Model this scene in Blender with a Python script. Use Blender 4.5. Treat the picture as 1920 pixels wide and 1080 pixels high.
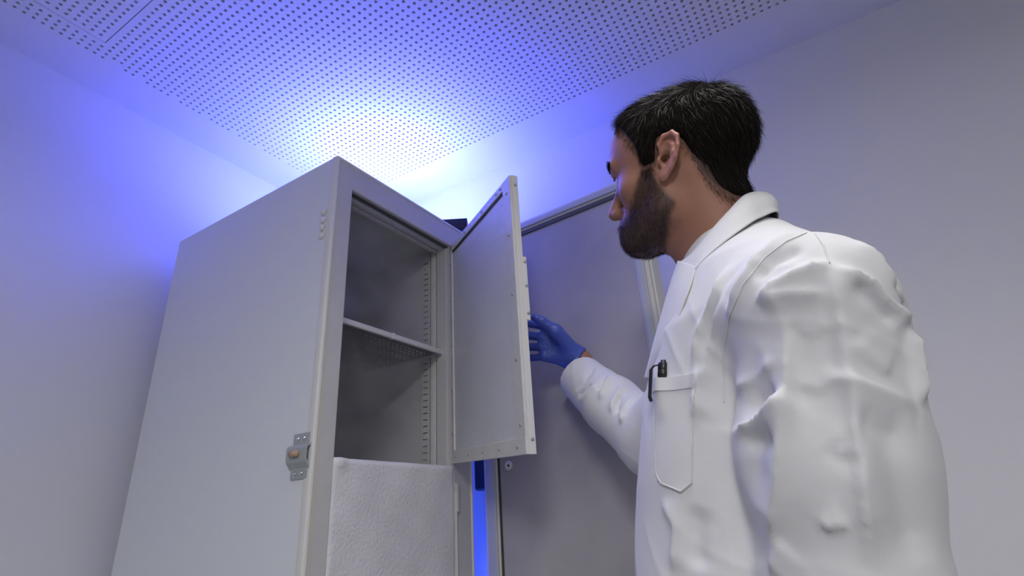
import bpy, bmesh, math, random
import numpy as np
from mathutils import Matrix, Vector

# ------------------------------------------------------------------ clear
for o in list(bpy.data.objects):
    bpy.data.objects.remove(o)
scene = bpy.context.scene
COL = scene.collection
random.seed(4)
rng = np.random.default_rng(7)

# ------------------------------------------------------------------ camera
F_PX, PITCH, ROLL, YAW, YAWF = 1022.87, 0.40057, 0.06001, 0.52861, 0.02354
HC = 1.12            # camera height
T = 0.85             # top of the freezer above the camera
HCEIL = 1.27         # ceiling above the camera


def _camv(v):
    x, y, z = v
    r = x * math.sin(YAW) - y * math.cos(YAW)
    fw = x * math.cos(YAW) + y * math.sin(YAW)
    F = fw * math.cos(PITCH) + z * math.sin(PITCH)
    U = -fw * math.sin(PITCH) + z * math.cos(PITCH)
    return [r * math.cos(ROLL) - U * math.sin(ROLL), r * math.sin(ROLL) + U * math.cos(ROLL), F]


MC = np.array([_camv(e) for e in np.eye(3)]).T      # camera = MC @ world
cam_d = bpy.data.cameras.new('camera')
cam_d.sensor_width = 36.0
cam_d.lens = 36.0 * F_PX / 1920
cam_d.clip_start = 0.02
cam = bpy.data.objects.new('camera', cam_d)
COL.objects.link(cam)
R3 = Matrix((MC[0], MC[1], -MC[2])).transposed()
cam.matrix_world = Matrix.Translation((0, 0, HC)) @ R3.to_4x4()
scene.camera = cam


def ray(px, py):
    return MC.T @ np.array([(px - 960) / F_PX, -(py - 540) / F_PX, 1.0])


def at_depth(px, py, d):
    return ray(px, py) * d + np.array([0, 0, HC])


def on_plane(px, py, p0, n):
    d = ray(px, py); o = np.array([0, 0, HC]); n = np.array(n, float)
    return o + d * (np.dot(np.array(p0) - o, n) / np.dot(d, n))


# ------------------------------------------------------------------ light and exposure
scene.cycles.volume_bounces = 3
world = bpy.data.worlds.new('world')
scene.world = world
world.use_nodes = True
world.node_tree.nodes['Background'].inputs[0].default_value = (0.05, 0.055, 0.07, 1)
world.node_tree.nodes['Background'].inputs[1].default_value = 0.3
scene.view_settings.view_transform = 'Standard'
scene.view_settings.look = 'None'
scene.view_settings.exposure = 0.0
scene.view_settings.gamma = 1.0
scene.view_settings.use_curve_mapping = False


def area_light(name, loc, aim, sx, sy, power, color, spread=180):
    l = bpy.data.lights.new(name, 'AREA')
    l.shape = 'RECTANGLE'; l.size = sx; l.size_y = sy
    l.energy = power; l.color = color; l.spread = math.radians(spread)
    o = bpy.data.objects.new(name, l); COL.objects.link(o)
    o.location = loc
    o.rotation_euler = (Vector(aim) - Vector(loc)).to_track_quat('-Z', 'Y').to_euler()
    return o


ZC = HC + HCEIL                    # ceiling height
YW = 1.344 * HCEIL                 # back wall
XW = 1.2065 * HCEIL                # right wall
XL, YF = -2.3, -2.4                # walls behind the camera
BLUE = (0.092, 0.118, 1.0)
BLUE2 = (0.03, 0.095, 1.0)
WHITE = (1.0, 0.985, 0.985)
FILL_LUM = [(0.50, 0.05, 0.60, 0.30, 2.9, 110, 'small white ceiling luminaire added out of view above the man'),
       (-1.45, -0.55, 1.10, 0.28, 46.0, 175, 'long white ceiling luminaire added out of view by the left wall'),
       (-0.55, -1.75, 1.10, 0.28, 4.0, 140, 'long white ceiling luminaire added out of view farthest from the freezer')]
for _x, _y, _sx, _sy, _p, _s, _l in FILL_LUM:  # unseen white lamps added to brighten the man, freezer and walls
    area_light('added_fill_light', (_x, _y, ZC - 0.045), (_x, _y, 0), _sx, _sy, _p, WHITE, _s)

# ------------------------------------------------------------------ helpers


def mat(name, color, rough=0.5, metal=0.0, spec=0.5, noise=None, bump=None, sheen=0.0, sss=None):
    """Principled material; noise=(scale, other colour, amount), bump=(scale, strength[, detail])"""
    m = bpy.data.materials.new(name); m.use_nodes = True
    nt = m.node_tree; b = nt.nodes['Principled BSDF']
    b.inputs['Base Color'].default_value = (*color, 1)
    b.inputs['Roughness'].default_value = rough
    b.inputs['Metallic'].default_value = metal
    b.inputs['Specular IOR Level'].default_value = spec
    if sheen:
        b.inputs['Sheen Weight'].default_value = sheen
    if sss:
        b.inputs['Subsurface Weight'].default_value = sss[0]
        b.inputs['Subsurface Radius'].default_value = sss[1]
        b.inputs['Subsurface Scale'].default_value = sss[2]
    tc = nt.nodes.new('ShaderNodeTexCoord')
    if noise:
        n = nt.nodes.new('ShaderNodeTexNoise'); n.inputs['Scale'].default_value = noise[0]
        n.inputs['Detail'].default_value = 5
        nt.links.new(tc.outputs['Object'], n.inputs['Vector'])
        r = nt.nodes.new('ShaderNodeMapRange'); r.inputs[1].default_value = 0.4; r.inputs[2].default_value = 0.75
        r.inputs[4].default_value = noise[2]
        nt.links.new(n.outputs['Fac'], r.inputs[0])
        mx = nt.nodes.new('ShaderNodeMix'); mx.data_type = 'RGBA'
        mx.inputs['A'].default_value = (*color, 1); mx.inputs['B'].default_value = (*noise[1], 1)
        nt.links.new(r.outputs[0], mx.inputs['Factor'])
        nt.links.new(mx.outputs['Result'], b.inputs['Base Color'])
    if bump:
        n2 = nt.nodes.new('ShaderNodeTexNoise'); n2.inputs['Scale'].default_value = bump[0]
        n2.inputs['Detail'].default_value = bump[2] if len(bump) > 2 else 3
        nt.links.new(tc.outputs['Object'], n2.inputs['Vector'])
        bp = nt.nodes.new('ShaderNodeBump'); bp.inputs['Strength'].default_value = bump[1]
        bp.inputs['Distance'].default_value = 0.004
        nt.links.new(n2.outputs['Fac'], bp.inputs['Height'])
        nt.links.new(bp.outputs['Normal'], b.inputs['Normal'])
    return m


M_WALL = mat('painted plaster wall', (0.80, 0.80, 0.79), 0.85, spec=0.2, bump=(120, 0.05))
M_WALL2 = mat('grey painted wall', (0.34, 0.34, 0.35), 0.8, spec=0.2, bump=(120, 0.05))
M_CEIL = mat('white perforated board', (0.82, 0.82, 0.82), 0.9, spec=0.1)
M_FELT = mat('dark acoustic fleece', (0.05, 0.05, 0.055), 1.0, spec=0.0)
M_FLOOR = mat('grey vinyl floor', (0.20, 0.205, 0.215), 0.5, noise=(40, (0.15, 0.155, 0.165), 0.6))
M_SHELL = mat('powder coated steel shell', (0.77, 0.80, 0.83), 0.42, spec=0.4, bump=(900, 0.03))
M_TRIM = mat('cream plastic trim', (0.74, 0.73, 0.69), 0.4)
M_FRAME = mat('grey beige plastic frame', (0.60, 0.59, 0.57), 0.5, noise=(9, (0.5, 0.5, 0.49), 0.5))
M_LINER = mat('frosted steel liner', (0.64, 0.64, 0.65), 0.55, metal=0.0, noise=(6, (0.50, 0.50, 0.51), 0.8), bump=(70, 0.25))
M_FROST = mat('frosted white inner door', (0.76, 0.76, 0.77), 0.6, noise=(5, (0.64, 0.64, 0.67), 0.8), bump=(130, 0.55, 4))
M_STRIP = mat('white aluminium edge strip', (0.70, 0.69, 0.67), 0.45, noise=(30, (0.6, 0.59, 0.57), 0.5), bump=(40, 0.25))
M_PANEL = mat('door liner sheet', (0.70, 0.71, 0.72), 0.5, noise=(7, (0.60, 0.61, 0.63), 0.6), bump=(38, 0.22, 5))
M_ODOOR = mat('grey frosted outer door liner', (0.46, 0.445, 0.445), 0.42, metal=0.0, noise=(3.5, (0.33, 0.32, 0.325), 0.85), bump=(30, 0.2))
M_GASKET = mat('grey rubber gasket', (0.10, 0.105, 0.12), 0.6)
M_GASKET2 = mat('pale magnetic gasket', (0.5, 0.52, 0.55), 0.5)
M_SEAM = mat('dark sealing seam', (0.05, 0.05, 0.05), 0.7)
M_BRACKET = mat('grey cast bracket', (0.42, 0.45, 0.46), 0.4, metal=0.2)
M_CHROME = mat('chrome screw', (0.8, 0.8, 0.82), 0.12, metal=1.0)
M_BUFF = mat('tan plastic roller', (0.52, 0.36, 0.24), 0.5)
M_BLACK = mat('black plastic', (0.012, 0.012, 0.014), 0.35)
M_PLUG = mat('white plastic cap', (0.78, 0.78, 0.79), 0.4)
M_DARKHOLE = mat('dark slot', (0.03, 0.03, 0.03), 0.8)


def new_obj(name, verts, faces, m, parent=None, smooth=False):
    me = bpy.data.meshes.new(name)
    me.from_pydata([tuple(v) for v in verts], [], faces)
    me.update()
    if m is not None:
        me.materials.append(m)
    o = bpy.data.objects.new(name, me)
    COL.objects.link(o)
    if parent is not None:
        o.parent = parent
    if smooth:
        for p in me.polygons:
            p.use_smooth = True
    return o


def bm_obj(name, bm, m, parent=None, smooth=False):
    me = bpy.data.meshes.new(name)
    bmesh.ops.recalc_face_normals(bm, faces=bm.faces)
    bm.to_mesh(me); bm.free()
    if m is not None:
        me.materials.append(m)
    o = bpy.data.objects.new(name, me); COL.objects.link(o)
    if parent is not None:
        o.parent = parent
    if smooth:
        for p in me.polygons:
            p.use_smooth = True
    return o


def add_hexa(bm, c8):
    """c8: bottom ring of 4 then top ring of 4"""
    v = [bm.verts.new(tuple(c)) for c in c8]
    for f in ((3, 2, 1, 0), (4, 5, 6, 7), (0, 1, 5, 4), (1, 2, 6, 5), (2, 3, 7, 6), (3, 0, 4, 7)):
        bm.faces.new([v[i] for i in f])
    return v


def add_box(bm, x0, x1, y0, y1, z0, z1, bev=0.0, seg=2):
    t = bmesh.new()
    add_hexa(t, [(x0, y0, z0), (x1, y0, z0), (x1, y1, z0), (x0, y1, z0), (x0, y0, z1), (x1, y0, z1), (x1, y1, z1), (x0, y1, z1)])
    merge(bm, t, bev, seg)


def merge(bm, t, bev=0.0, seg=2, xf=None):
    if bev > 0:
        bmesh.ops.bevel(t, geom=list(t.edges), offset=bev, segments=seg, affect='EDGES', profile=0.5)
    if xf is not None:
        bmesh.ops.transform(t, matrix=xf, verts=t.verts)
    mp = {v: bm.verts.new(v.co) for v in t.verts}
    for f in t.faces:
        try:
            bm.faces.new([mp[v] for v in f.verts])
        except ValueError:
            pass
    t.free()


def add_lathe(bm, prof, xf, n=20, cap=True):
    """profile [(radius, height)] about local z, placed by matrix xf"""
    rings = []
    for r, h in prof:
        rings.append([bm.verts.new(xf @ Vector((r * math.cos(2 * math.pi * k / n), r * math.sin(2 * math.pi * k / n), h))) for k in range(n)])
    for a, b in zip(rings[:-1], rings[1:]):
        for k in range(n):
            bm.faces.new((a[k], a[(k + 1) % n], b[(k + 1) % n], b[k]))
    if cap:
        bm.faces.new(rings[0][::-1]); bm.faces.new(rings[-1])


def axis_matrix(loc, z, x=None):
    z = Vector(z).normalized()
    x = Vector(x) if x is not None else (Vector((0, 0, 1)) if abs(z.z) < 0.9 else Vector((1, 0, 0)))
    y = z.cross(x).normalized(); x = y.cross(z).normalized()
    m = Matrix((x, y, z)).transposed().to_4x4()
    m.translation = Vector(loc)
    return m


def tag(o, label=None, cat=None, group=None, kind=None):
    if label: o['label'] = label
    if cat: o['category'] = cat
    if group: o['group'] = group
    if kind: o['kind'] = kind
    return o


def empty(name, loc, rz=0.0):
    o = bpy.data.objects.new(name, None); COL.objects.link(o)
    o.location = loc; o.rotation_euler = (0, 0, rz)
    o.empty_display_size = 0.1
    return o


def box_obj(name, x0, x1, y0, y1, z0, z1, m, parent=None, bev=0.0, seg=2):
    bm = bmesh.new(); add_box(bm, x0, x1, y0, y1, z0, z1, bev, seg)
    return bm_obj(name, bm, m, parent)


# ------------------------------------------------------------------ room
tag(box_obj('floor', XL - 0.1, XW + 0.1, YF - 0.1, YW + 0.1, -0.1, 0, M_FLOOR), 'grey vinyl floor of the small room', 'floor', kind='structure')
tag(box_obj('wall_back', XL - 0.1, XW + 0.1, YW, YW + 0.1, 0, ZC + 0.1, M_WALL), 'white wall behind the freezer, lit blue', 'wall', kind='structure')
tag(box_obj('wall_right', XW, XW + 0.1, YF, YW, 0, ZC + 0.1, M_WALL), 'white wall behind the man and the open outer door', 'wall', kind='structure')
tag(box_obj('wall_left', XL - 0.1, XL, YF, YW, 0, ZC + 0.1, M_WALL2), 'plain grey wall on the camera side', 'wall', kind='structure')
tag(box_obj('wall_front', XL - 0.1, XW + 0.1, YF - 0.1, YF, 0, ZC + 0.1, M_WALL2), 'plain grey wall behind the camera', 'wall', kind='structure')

PIT = 0.02003
HX0 = 1.058 * HCEIL              # last hole column
HY0 = 1.2165 * HCEIL             # last hole row
NX, NY = 112, 118
HATCH_I, HATCH_J, HATCH_N = 47, 3, 28   # hatch groove column / row


class Acc:
    def __init__(s): s.v = []; s.f = []
    def quad(s, pts):
        k = len(s.v); s.v += pts; s.f.append(tuple(range(k, k + len(pts))))


C8 = [(-1, -1), (0, -1), (1, -1), (1, 0), (1, 1), (0, 1), (-1, 1), (-1, 0)]


def hole_cell(A, cx, cy, r=0.0047, th=0.0125):
    k = len(A.v); h = PIT / 2
    A.v += [(cx + a * h, cy + b * h, ZC) for a, b in C8]
    for z in (ZC, ZC + th):
        for a, b in C8:
            q = math.hypot(a, b); A.v.append((cx + a / q * r, cy + b / q * r, z))
    for i in range(8):
        j = (i + 1) % 8
        A.f.append((k + i, k + 8 + i, k + 8 + j, k + j))
        A.f.append((k + 8 + i, k + 16 + i, k + 16 + j, k + 8 + j))


def plain(A, x0, x1, y0, y1):
    A.quad([(x0, y0, ZC), (x0, y1, ZC), (x1, y1, ZC), (x1, y0, ZC)])


ceil_a, hatch_a = Acc(), Acc()
g = 0.0011


def cell_rect(A, i0, i1, j0, j1):
    """plain rectangle over cell units (may be fractional)"""
    plain(A, HX0 - (i1 - 0.5) * PIT, HX0 - (i0 - 0.5) * PIT, HY0 - (j1 - 0.5) * PIT, HY0 - (j0 - 0.5) * PIT)


i0h, j0h, n = HATCH_I, HATCH_J, HATCH_N
for i in range(NX):
    for j in range(NY):
        on_col = i in (i0h, i0h + n) and j0h <= j <= j0h + n
        on_row = j in (j0h, j0h + n) and i0h <= i <= i0h + n
        if on_col or on_row:
            continue
        inside = i0h < i < i0h + n and j0h < j < j0h + n
        cx, cy = HX0 - i * PIT, HY0 - j * PIT
        if j == 0 and i < 46 and (i % 5 == 1 or i in (45, 44)):
            cell_rect(ceil_a, i, i + 1, j, j + 1)          # missing holes along the edge row
            continue
        hole_cell(hatch_a if inside else ceil_a, cx, cy)
e = g / PIT
m0, m1, q0, q1 = i0h + 0.5, i0h + n + 0.5, j0h + 0.5, j0h + n + 0.5
# ceiling side half strips round the hatch, then hatch side half strips
cell_rect(ceil_a, i0h, m0 - e, j0h, j0h + n + 1); cell_rect(ceil_a, m1 + e, i0h + n + 1, j0h, j0h + n + 1)
cell_rect(ceil_a, m0 - e, m1 + e, j0h, q0 - e); cell_rect(ceil_a, m0 - e, m1 + e, q1 + e, j0h + n + 1)
cell_rect(hatch_a, m0 + e, i0h + 1, q0 + e, q1 - e); cell_rect(hatch_a, i0h + n, m1 - e, q0 + e, q1 - e)
cell_rect(hatch_a, i0h + 1, i0h + n, q0 + e, j0h + 1); cell_rect(hatch_a, i0h + 1, i0h + n, j0h + n, q1 - e)
for (ia, ib, ja, jb, A) in ((m0 - e, m1 + e, q0 - e, q1 + e, ceil_a), (m0 + e, m1 - e, q0 + e, q1 - e, hatch_a)):
    xa, xb = HX0 - (ia - .5) * PIT, HX0 - (ib - .5) * PIT
    ya, yb = HY0 - (ja - .5) * PIT, HY0 - (jb - .5) * PIT
    for p, q in (((xa, ya), (xb, ya)), ((xb, ya), (xb, yb)), ((xb, yb), (xa, yb)), ((xa, yb), (xa, ya))):
        A.quad([(*p, ZC), (*q, ZC), (*q, ZC + 0.0125), (*p, ZC + 0.0125)])
xh1, xh0 = HX0 + PIT / 2, HX0 - (NX - .5) * PIT
yh1, yh0 = HY0 + PIT / 2, HY0 - (NY - .5) * PIT
plain(ceil_a, xh1, XW, YF, YW); plain(ceil_a, XL, xh0, YF, YW)
plain(ceil_a, xh0, xh1, yh1, YW); plain(ceil_a, xh0, xh1, YF, yh0)
ceiling = new_obj('ceiling', ceil_a.v, ceil_a.f, M_CEIL)
tag(ceiling, 'white ceiling board perforated with a grid of round holes', 'ceiling', kind='structure')
new_obj('access_panel', hatch_a.v, hatch_a.f, M_CEIL, ceiling)
box_obj('acoustic_fleece', XL, XW, YF, YW, ZC + 0.0125, ZC + 0.03, M_FELT, ceiling)

# fixtures for the added fill lights, all outside the frame
M_DIFF = bpy.data.materials.new('added fill diffuser'); M_DIFF.use_nodes = True
_b = M_DIFF.node_tree.nodes['Principled BSDF']
_b.inputs['Emission Color'].default_value = (1, 0.97, 0.93, 1); _b.inputs['Emission Strength'].default_value = 2.0
for x, y, sx_, sy_, _p, _s, lab in FILL_LUM:
    lum = empty('added_fill_luminaire', (x, y, ZC))
    tag(lum, lab, 'ceiling light', 'added luminaires')
    box_obj('housing', -sx_ / 2 - 0.03, sx_ / 2 + 0.03, -sy_ / 2 - 0.03, sy_ / 2 + 0.03, -0.03, 0.0, M_PLUG, lum, 0.004)
    box_obj('diffuser', -sx_ / 2, sx_ / 2, -sy_ / 2, sy_ / 2, -0.034, -0.028, M_DIFF, lum)

# ------------------------------------------------------------------ freezer
PC = ray(631.3, 292.1); PC = PC * (T / PC[2]); CX, CY = PC[0], PC[1]
UF = np.array([math.cos(-YAWF), math.sin(-YAWF), 0]); VF = np.array([-math.sin(-YAWF), math.cos(-YAWF), 0])


def fz_local(P):
    d = np.array(P) - np.array([CX, CY, 0]); return np.array([d @ UF, d @ VF, d[2]])


def on_front(px, py, y=0.0):      # pixel -> freezer local point on the front plane
    return fz_local(on_plane(px, py, np.array([CX, CY, 0]) + VF * y, VF))


def on_side(px, py, x=0.0):
    return fz_local(on_plane(px, py, np.array([CX, CY, 0]) + UF * x, UF))


W, D, H = 0.518, 0.716, HC + T
fz = empty('upright_freezer', (CX, CY, 0), -YAWF)
tag(fz, 'tall pale grey upright freezer standing open with an empty frosted compartment', 'freezer')
OX0, OX1 = 0.054, 0.440          # opening
OZ1, OZ0 = HC + 0.913 * T, HC + 0.160 * T
DI = 0.62                        # depth of the cavity
bm = bmesh.new()
add_box(bm, 0, 0.045, 0.014, D, 0.10, H, 0.003)                 # left side
add_box(bm, OX1 + 0.012, W, 0.014, D, 0.10, H, 0.003)           # right side
add_box(bm, 0.04, W - 0.03, 0.014, D, OZ1 + 0.014, H, 0.003)    # top
add_box(bm, 0.04, W - 0.03, DI, D, 0.10, H - 0.01, 0.002)       # back
add_box(bm, 0.04, W - 0.03, 0.014, D, 0.10, 0.26, 0.002)        # bottom
bm_obj('cabinet_shell', bm, M_SHELL, fz)
for x in (0.05, W - 0.05):
    for y in (0.06, D - 0.06):
        bm = bmesh.new()
        add_lathe(bm, [(0.018, 0.10), (0.018, 0.05), (0.026, 0.04), (0.03, 0.0)], Matrix.Translation((x, y, 0)), 16)
        bm_obj('foot', bm, M_BLACK, fz)
# front frame: four stiles with a rounded outer edge
bm = bmesh.new()
add_box(bm, 0.006, OX0, -0.004, 0.05, 0.10, H - 0.006, 0.004, 3)
add_box(bm, OX1, W - 0.006, -0.004, 0.05, 0.10, H - 0.006, 0.004, 3)
add_box(bm, OX0 - 0.01, OX1 + 0.01, -0.0035, 0.05, OZ1, H - 0.006, 0.003, 2)
add_box(bm, OX0 - 0.01, OX1 + 0.01, -0.0035, 0.05, 0.10, 0.27, 0.003, 2)
bm_obj('front_frame', bm, M_FRAME, fz)
bm = bmesh.new(); add_box(bm, -0.003, 0.0095, -0.006, 0.016, 0.10, H, 0.005, 3)
bm_obj('corner_trim', bm, M_TRIM, fz, True)
bm = bmesh.new(); add_box(bm, 0.0, W, -0.006, 0.016, H - 0.0085, H + 0.001, 0.004, 3)
bm_obj('top_trim', bm, M_TRIM, fz, True)
bm = bmesh.new(); add_box(bm, W - 0.008, W + 0.003, -0.006, 0.016, 0.10, H, 0.005, 3)
bm_obj('corner_trim', bm, M_TRIM, fz, True)
# breaker strip grooves on the face of the frame
box_obj('gasket_line', 0.0095, 0.0125, -0.0052, 0.01, 0.12, H - 0.012, mat('yellowed sealant', (0.62, 0.60, 0.46), 0.6), fz)
# cavity liner (five thin sheets) with stepped breaker strips at the mouth
bm = bmesh.new()
lx0, lx1, lz1, lz0 = OX0 - 0.006, OX1 + 0.010, OZ1 + 0.012, 0.262
add_box(bm, lx1, lx1 + 0.003, 0.05, DI, lz0, lz1)
add_box(bm, lx0 - 0.003, lx0, 0.05, DI, lz0, lz1)
add_box(bm, lx0, lx1, 0.05, DI, lz1, lz1 + 0.0025)
add_box(bm, lx0, lx1, DI - 0.003, DI, lz0, lz1)
add_box(bm, lx0, lx1, 0.05, DI, lz0, lz0 + 0.003)
bm_obj('cavity_liner', bm, M_LINER, fz)
for k, (y0, y1, z) in enumerate(((0.006, 0.020, 0.010), (0.024, 0.040, 0.006), (0.043, 0.058, 0.002))):
    box_obj('breaker_strip', OX0, OX1, y0, y1, OZ1 - 0.012 + z, OZ1 + 0.004, (M_GASKET, M_LINER, M_FRAME)[k], fz, 0.002)
box_obj('breaker_strip', OX1 - 0.004, OX1 + 0.012, 0.012, 0.05, OZ0 - 0.02, OZ1, M_FRAME, fz, 0.003)
box_obj('breaker_strip', OX1 - 0.001, OX1 + 0.012, 0.056, 0.075, OZ0 - 0.02, OZ1 + 0.01, M_STRIP, fz, 0.003)
# slotted shelf rail on the right wall of the cavity
xr = lx1
bm = bmesh.new(); add_box(bm, xr - 0.006, xr + 0.001, 0.082, 0.112, 0.30, OZ1 - 0.004, 0.001)
rail = bm_obj('shelf_rail', bm, M_FRAME, fz)
slot_me = None
z = OZ0 - 0.10
while z < OZ1 - 0.02:
    if slot_me is None:
        bm = bmesh.new(); add_box(bm, -0.0003, 0.001, -0.008, 0.008, -0.0012, 0.0012)
        o = bm_obj('rail_slot', bm, M_DARKHOLE, rail); slot_me = o.data
    else:
        o = bpy.data.objects.new('rail_slot', slot_me); COL.objects.link(o); o.parent = rail
    o.location = (xr - 0.0064, 0.097, z)
    z += 0.0178
for z in (OZ1 - 0.045, OZ0 + 0.085):
    bm = bmesh.new()
    add_lathe(bm, [(0.007, 0), (0.007, 0.002), (0.004, 0.004), (0.0035, 0.001)], axis_matrix((xr - 0.006, 0.095, z), (-1, 0, 0)), 14)
    bm_obj('rail_screw', bm, M_FRAME, rail, True)
# perforated shelf
sz = on_front(644, 601, 0.03)[2]
A = Acc(); SP = 0.0155; sx0, sx1, sy0, sy1 = OX0 + 0.002, OX1 - 0.002, 0.034, 0.56
nx, ny = int((sx1 - sx0) / SP), int((sy1 - sy0) / SP)
spx, spy = (sx1 - sx0) / nx, (sy1 - sy0) / ny
for i in range(nx):
    for j in range(ny):
        cx, cy = sx0 + (i + .5) * spx, sy0 + (j + .5) * spy
        if j % 8 in (0, 1, 5) or i in (0, nx - 1):
            A.quad([(cx - spx / 2, cy - spy / 2, 0), (cx - spx / 2, cy + spy / 2, 0), (cx + spx / 2, cy + spy / 2, 0), (cx + spx / 2, cy - spy / 2, 0)])
            continue
        k = len(A.v)
        A.v += [(cx + a * spx / 2, cy + b * spy / 2, 0) for a, b in C8]
        A.v += [(cx + a / math.hypot(a, b) * 0.0034, cy + b / math.hypot(a, b) * 0.0034, 0) for a, b in C8]
        for q in range(8):
            A.f.append((k + q, k + 8 + q, k + 8 + (q + 1) % 8, k + (q + 1) % 8))
M_SHELF = mat('dull steel shelf', (0.24, 0.24, 0.25), 0.5, metal=0.3)
sh = new_obj('shelf', A.v, A.f, M_SHELF, fz); sh.location = (0, 0, sz)
box_obj('shelf_lip', sx0 - 0.001, sx1 + 0.001, 0.026, 0.035, -0.007, 0.007, M_STRIP, sh, 0.002)
box_obj('shelf_lip', sx1 - 0.004, sx1 + 0.001, 0.034, 0.56, -0.006, 0.004, M_LINER, sh)
box_obj('shelf_clip', 0.236, 0.246, 0.0245, 0.036, -0.008, 0.008, M_STRIP, sh, 0.001)

# lower inner door, closed: frosted sheet with a softly bulging face
NXG, NZG = 60, 140
lzb, lzt = 0.30, OZ0
verts, faces = [], []
x_a, x_b = OX0 - 0.004, OX1 + 0.004
for j in range(NZG + 1):
    for i in range(NXG + 1):
        u, v = i / NXG, j / NZG
        x = x_a + (x_b - x_a) * u; z = lzb + (lzt - lzb) * v
        edge = min(u * (x_b - x_a), (1 - u) * (x_b - x_a), (1 - v) * (lzt - lzb), v * (lzt - lzb))
        rnd = max(0, 1 - edge / 0.008) ** 2
        bulge = 0.006 * math.exp(-((x - x_a - 0.02) / 0.016) ** 2 - ((z - lzt + 0.01) / 0.012) ** 2)
        lump = 0.0008 * (math.sin(31 * x + 17 * z) + math.sin(53 * x - 29 * z + 1.3) + 0.8 * math.sin(90 * z + 40 * x))
        verts.append((x, -0.006 + 0.006 * rnd - bulge + lump * 0.7, z + bulge * 0.5))
nfront = len(verts)
for j in range(NZG):
    for i in range(NXG):
        a = j * (NXG + 1) + i
        faces.append((a, a + 1, a + NXG + 2, a + NXG + 1))
b0 = nfront
verts += [(x_a, 0.035, lzb), (x_b, 0.035, lzb), (x_b, 0.035, lzt), (x_a, 0.035, lzt)]
faces.append((b0 + 3, b0 + 2, b0 + 1, b0))
rowb = list(range(0, NXG + 1)); rowt = [NZG * (NXG + 1) + i for i in range(NXG + 1)]
coll = [j * (NXG + 1) for j in range(NZG + 1)]; colr = [j * (NXG + 1) + NXG for j in range(NZG + 1)]
faces.append(tuple(rowb[::-1] + [b0, b0 + 1])); faces.append(tuple(rowt + [b0 + 2, b0 + 3]))
faces.append(tuple(coll + [b0 + 3, b0])); faces.append(tuple(colr[::-1] + [b0 + 1, b0 + 2]))
ld = new_obj('lower_inner_door', verts, faces, M_FROST, fz, True)
hb = on_front(855, 906, -0.008); hb2 = on_front(857, 960, -0.008)
box_obj('hinge', OX1 + 0.004, OX1 + 0.014, -0.012, 0.0, hb2[2], hb[2], M_FRAME, ld, 0.002)
box_obj('hinge_leaf', OX1 + 0.002, OX1 + 0.0065, -0.010, 0.0, 0.30, hb[2] - 0.02, M_STRIP, ld, 0.001)

# upper inner door, standing open
HXI = 0.438
_fz = ray(956.5, 328.5); _fz = fz_local(_fz * (0.908 * T / _fz[2]))
dvec = np.array([_fz[0] - HXI, _fz[1] + 0.004]); WD = float(np.linalg.norm(dvec)); dvec /= WD
ANG = math.atan2(dvec[1], dvec[0])
_pn = UF * -dvec[1] + VF * dvec[0]
_fb = on_plane(986.5, 853, np.array([CX, CY, 0]) + UF * HXI - VF * 0.004, _pn)
DZT, DZB, DZBF = HC + 0.908 * T, HC + 0.166 * T, _fb[2]
print('inner door width', WD, 'free end', fz_local(_fb), _fz)
TH = 0.017
# door axes in freezer space: s along the door from the hinge, n away from the inner face (outwards)
sv = Vector((dvec[0], dvec[1], 0)); nv = Vector((-dvec[1], dvec[0], 0))      # candidate normal
camL = Vector(fz_local((0, 0, HC)))
hinge = Vector((HXI, -0.004, 0))
if (camL - hinge).dot(nv) > 0:
    nv = -nv


def dpt(s, z01, n_, inset_t=0.0, inset_b=0.0):
    zb = DZB + (DZBF - DZB) * s / WD + inset_b
    zt = DZT - inset_t
    return hinge + sv * s + nv * n_ + Vector((0, 0, zb + (zt - zb) * z01))


def door_slab(name, s0, s1, za, zb_, n0, n1, m, parent, bev=0.0, ins=(0, 0, 0, 0)):
    """za/zb_: functions or numbers 0..1 of door height"""
    t = bmesh.new()
    def P(s, z, n_): return tuple(dpt(s, z, n_))
    add_hexa(t, [P(s0, za, n0), P(s1, za, n0), P(s1, za, n1), P(s0, za, n1), P(s0, zb_, n0), P(s1, zb_, n0), P(s1, zb_, n1), P(s0, zb_, n1)])
    bm = bmesh.new(); merge(bm, t, bev, 2)
    return bm_obj(name, bm, m, parent)


hgt = DZT - DZB
up = door_slab('upper_inner_door', 0.003, WD - 0.002, 0.004, 0.997, 0.002, TH, M_PANEL, fz, 0.001)
# inner face sheet with dents of frost
verts, faces = [], []
NS, NZ2 = 70, 100
for j in range(NZ2 + 1):
    for i in range(NS + 1):
        s = 0.01 + (WD - 0.02) * i / NS; zz = 0.012 + 0.976 * j / NZ2
        lump = 0.0001 * (math.sin(41 * s + 90 * zz) + math.sin(77 * s - 53 * zz + 2) + math.sin(150 * zz - 60 * s))
        verts.append(tuple(dpt(s, zz, 0.0012 + lump)))
for j in range(NZ2):
    for i in range(NS):
        a = j * (NS + 1) + i; faces.append((a, a + 1, a + NS + 2, a + NS + 1))
new_obj('liner_sheet', verts, faces, M_PANEL, up, True)
wb = 0.042
door_slab('edge_strip', 0.0, WD, 0.965, 1.0, -0.003, 0.004, M_STRIP, up, 0.0012)
door_slab('edge_strip', 0.0, WD, 0.0, 0.052, -0.004, 0.004, M_STRIP, up, 0.0015)
door_slab('edge_strip', 0.0, 0.016, 0.0, 1.0, -0.003, 0.004, M_STRIP, up, 0.0012)
door_slab('edge_strip', WD - 0.040, WD + 0.001, 0.0, 1.0, -0.0035, 0.004, M_STRIP, up, 0.0015)
door_slab('end_cap', WD - 0.002, WD + 0.0035, 0.0, 1.0, 0.003, TH + 0.001, M_TRIM, up, 0.0012)
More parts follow.
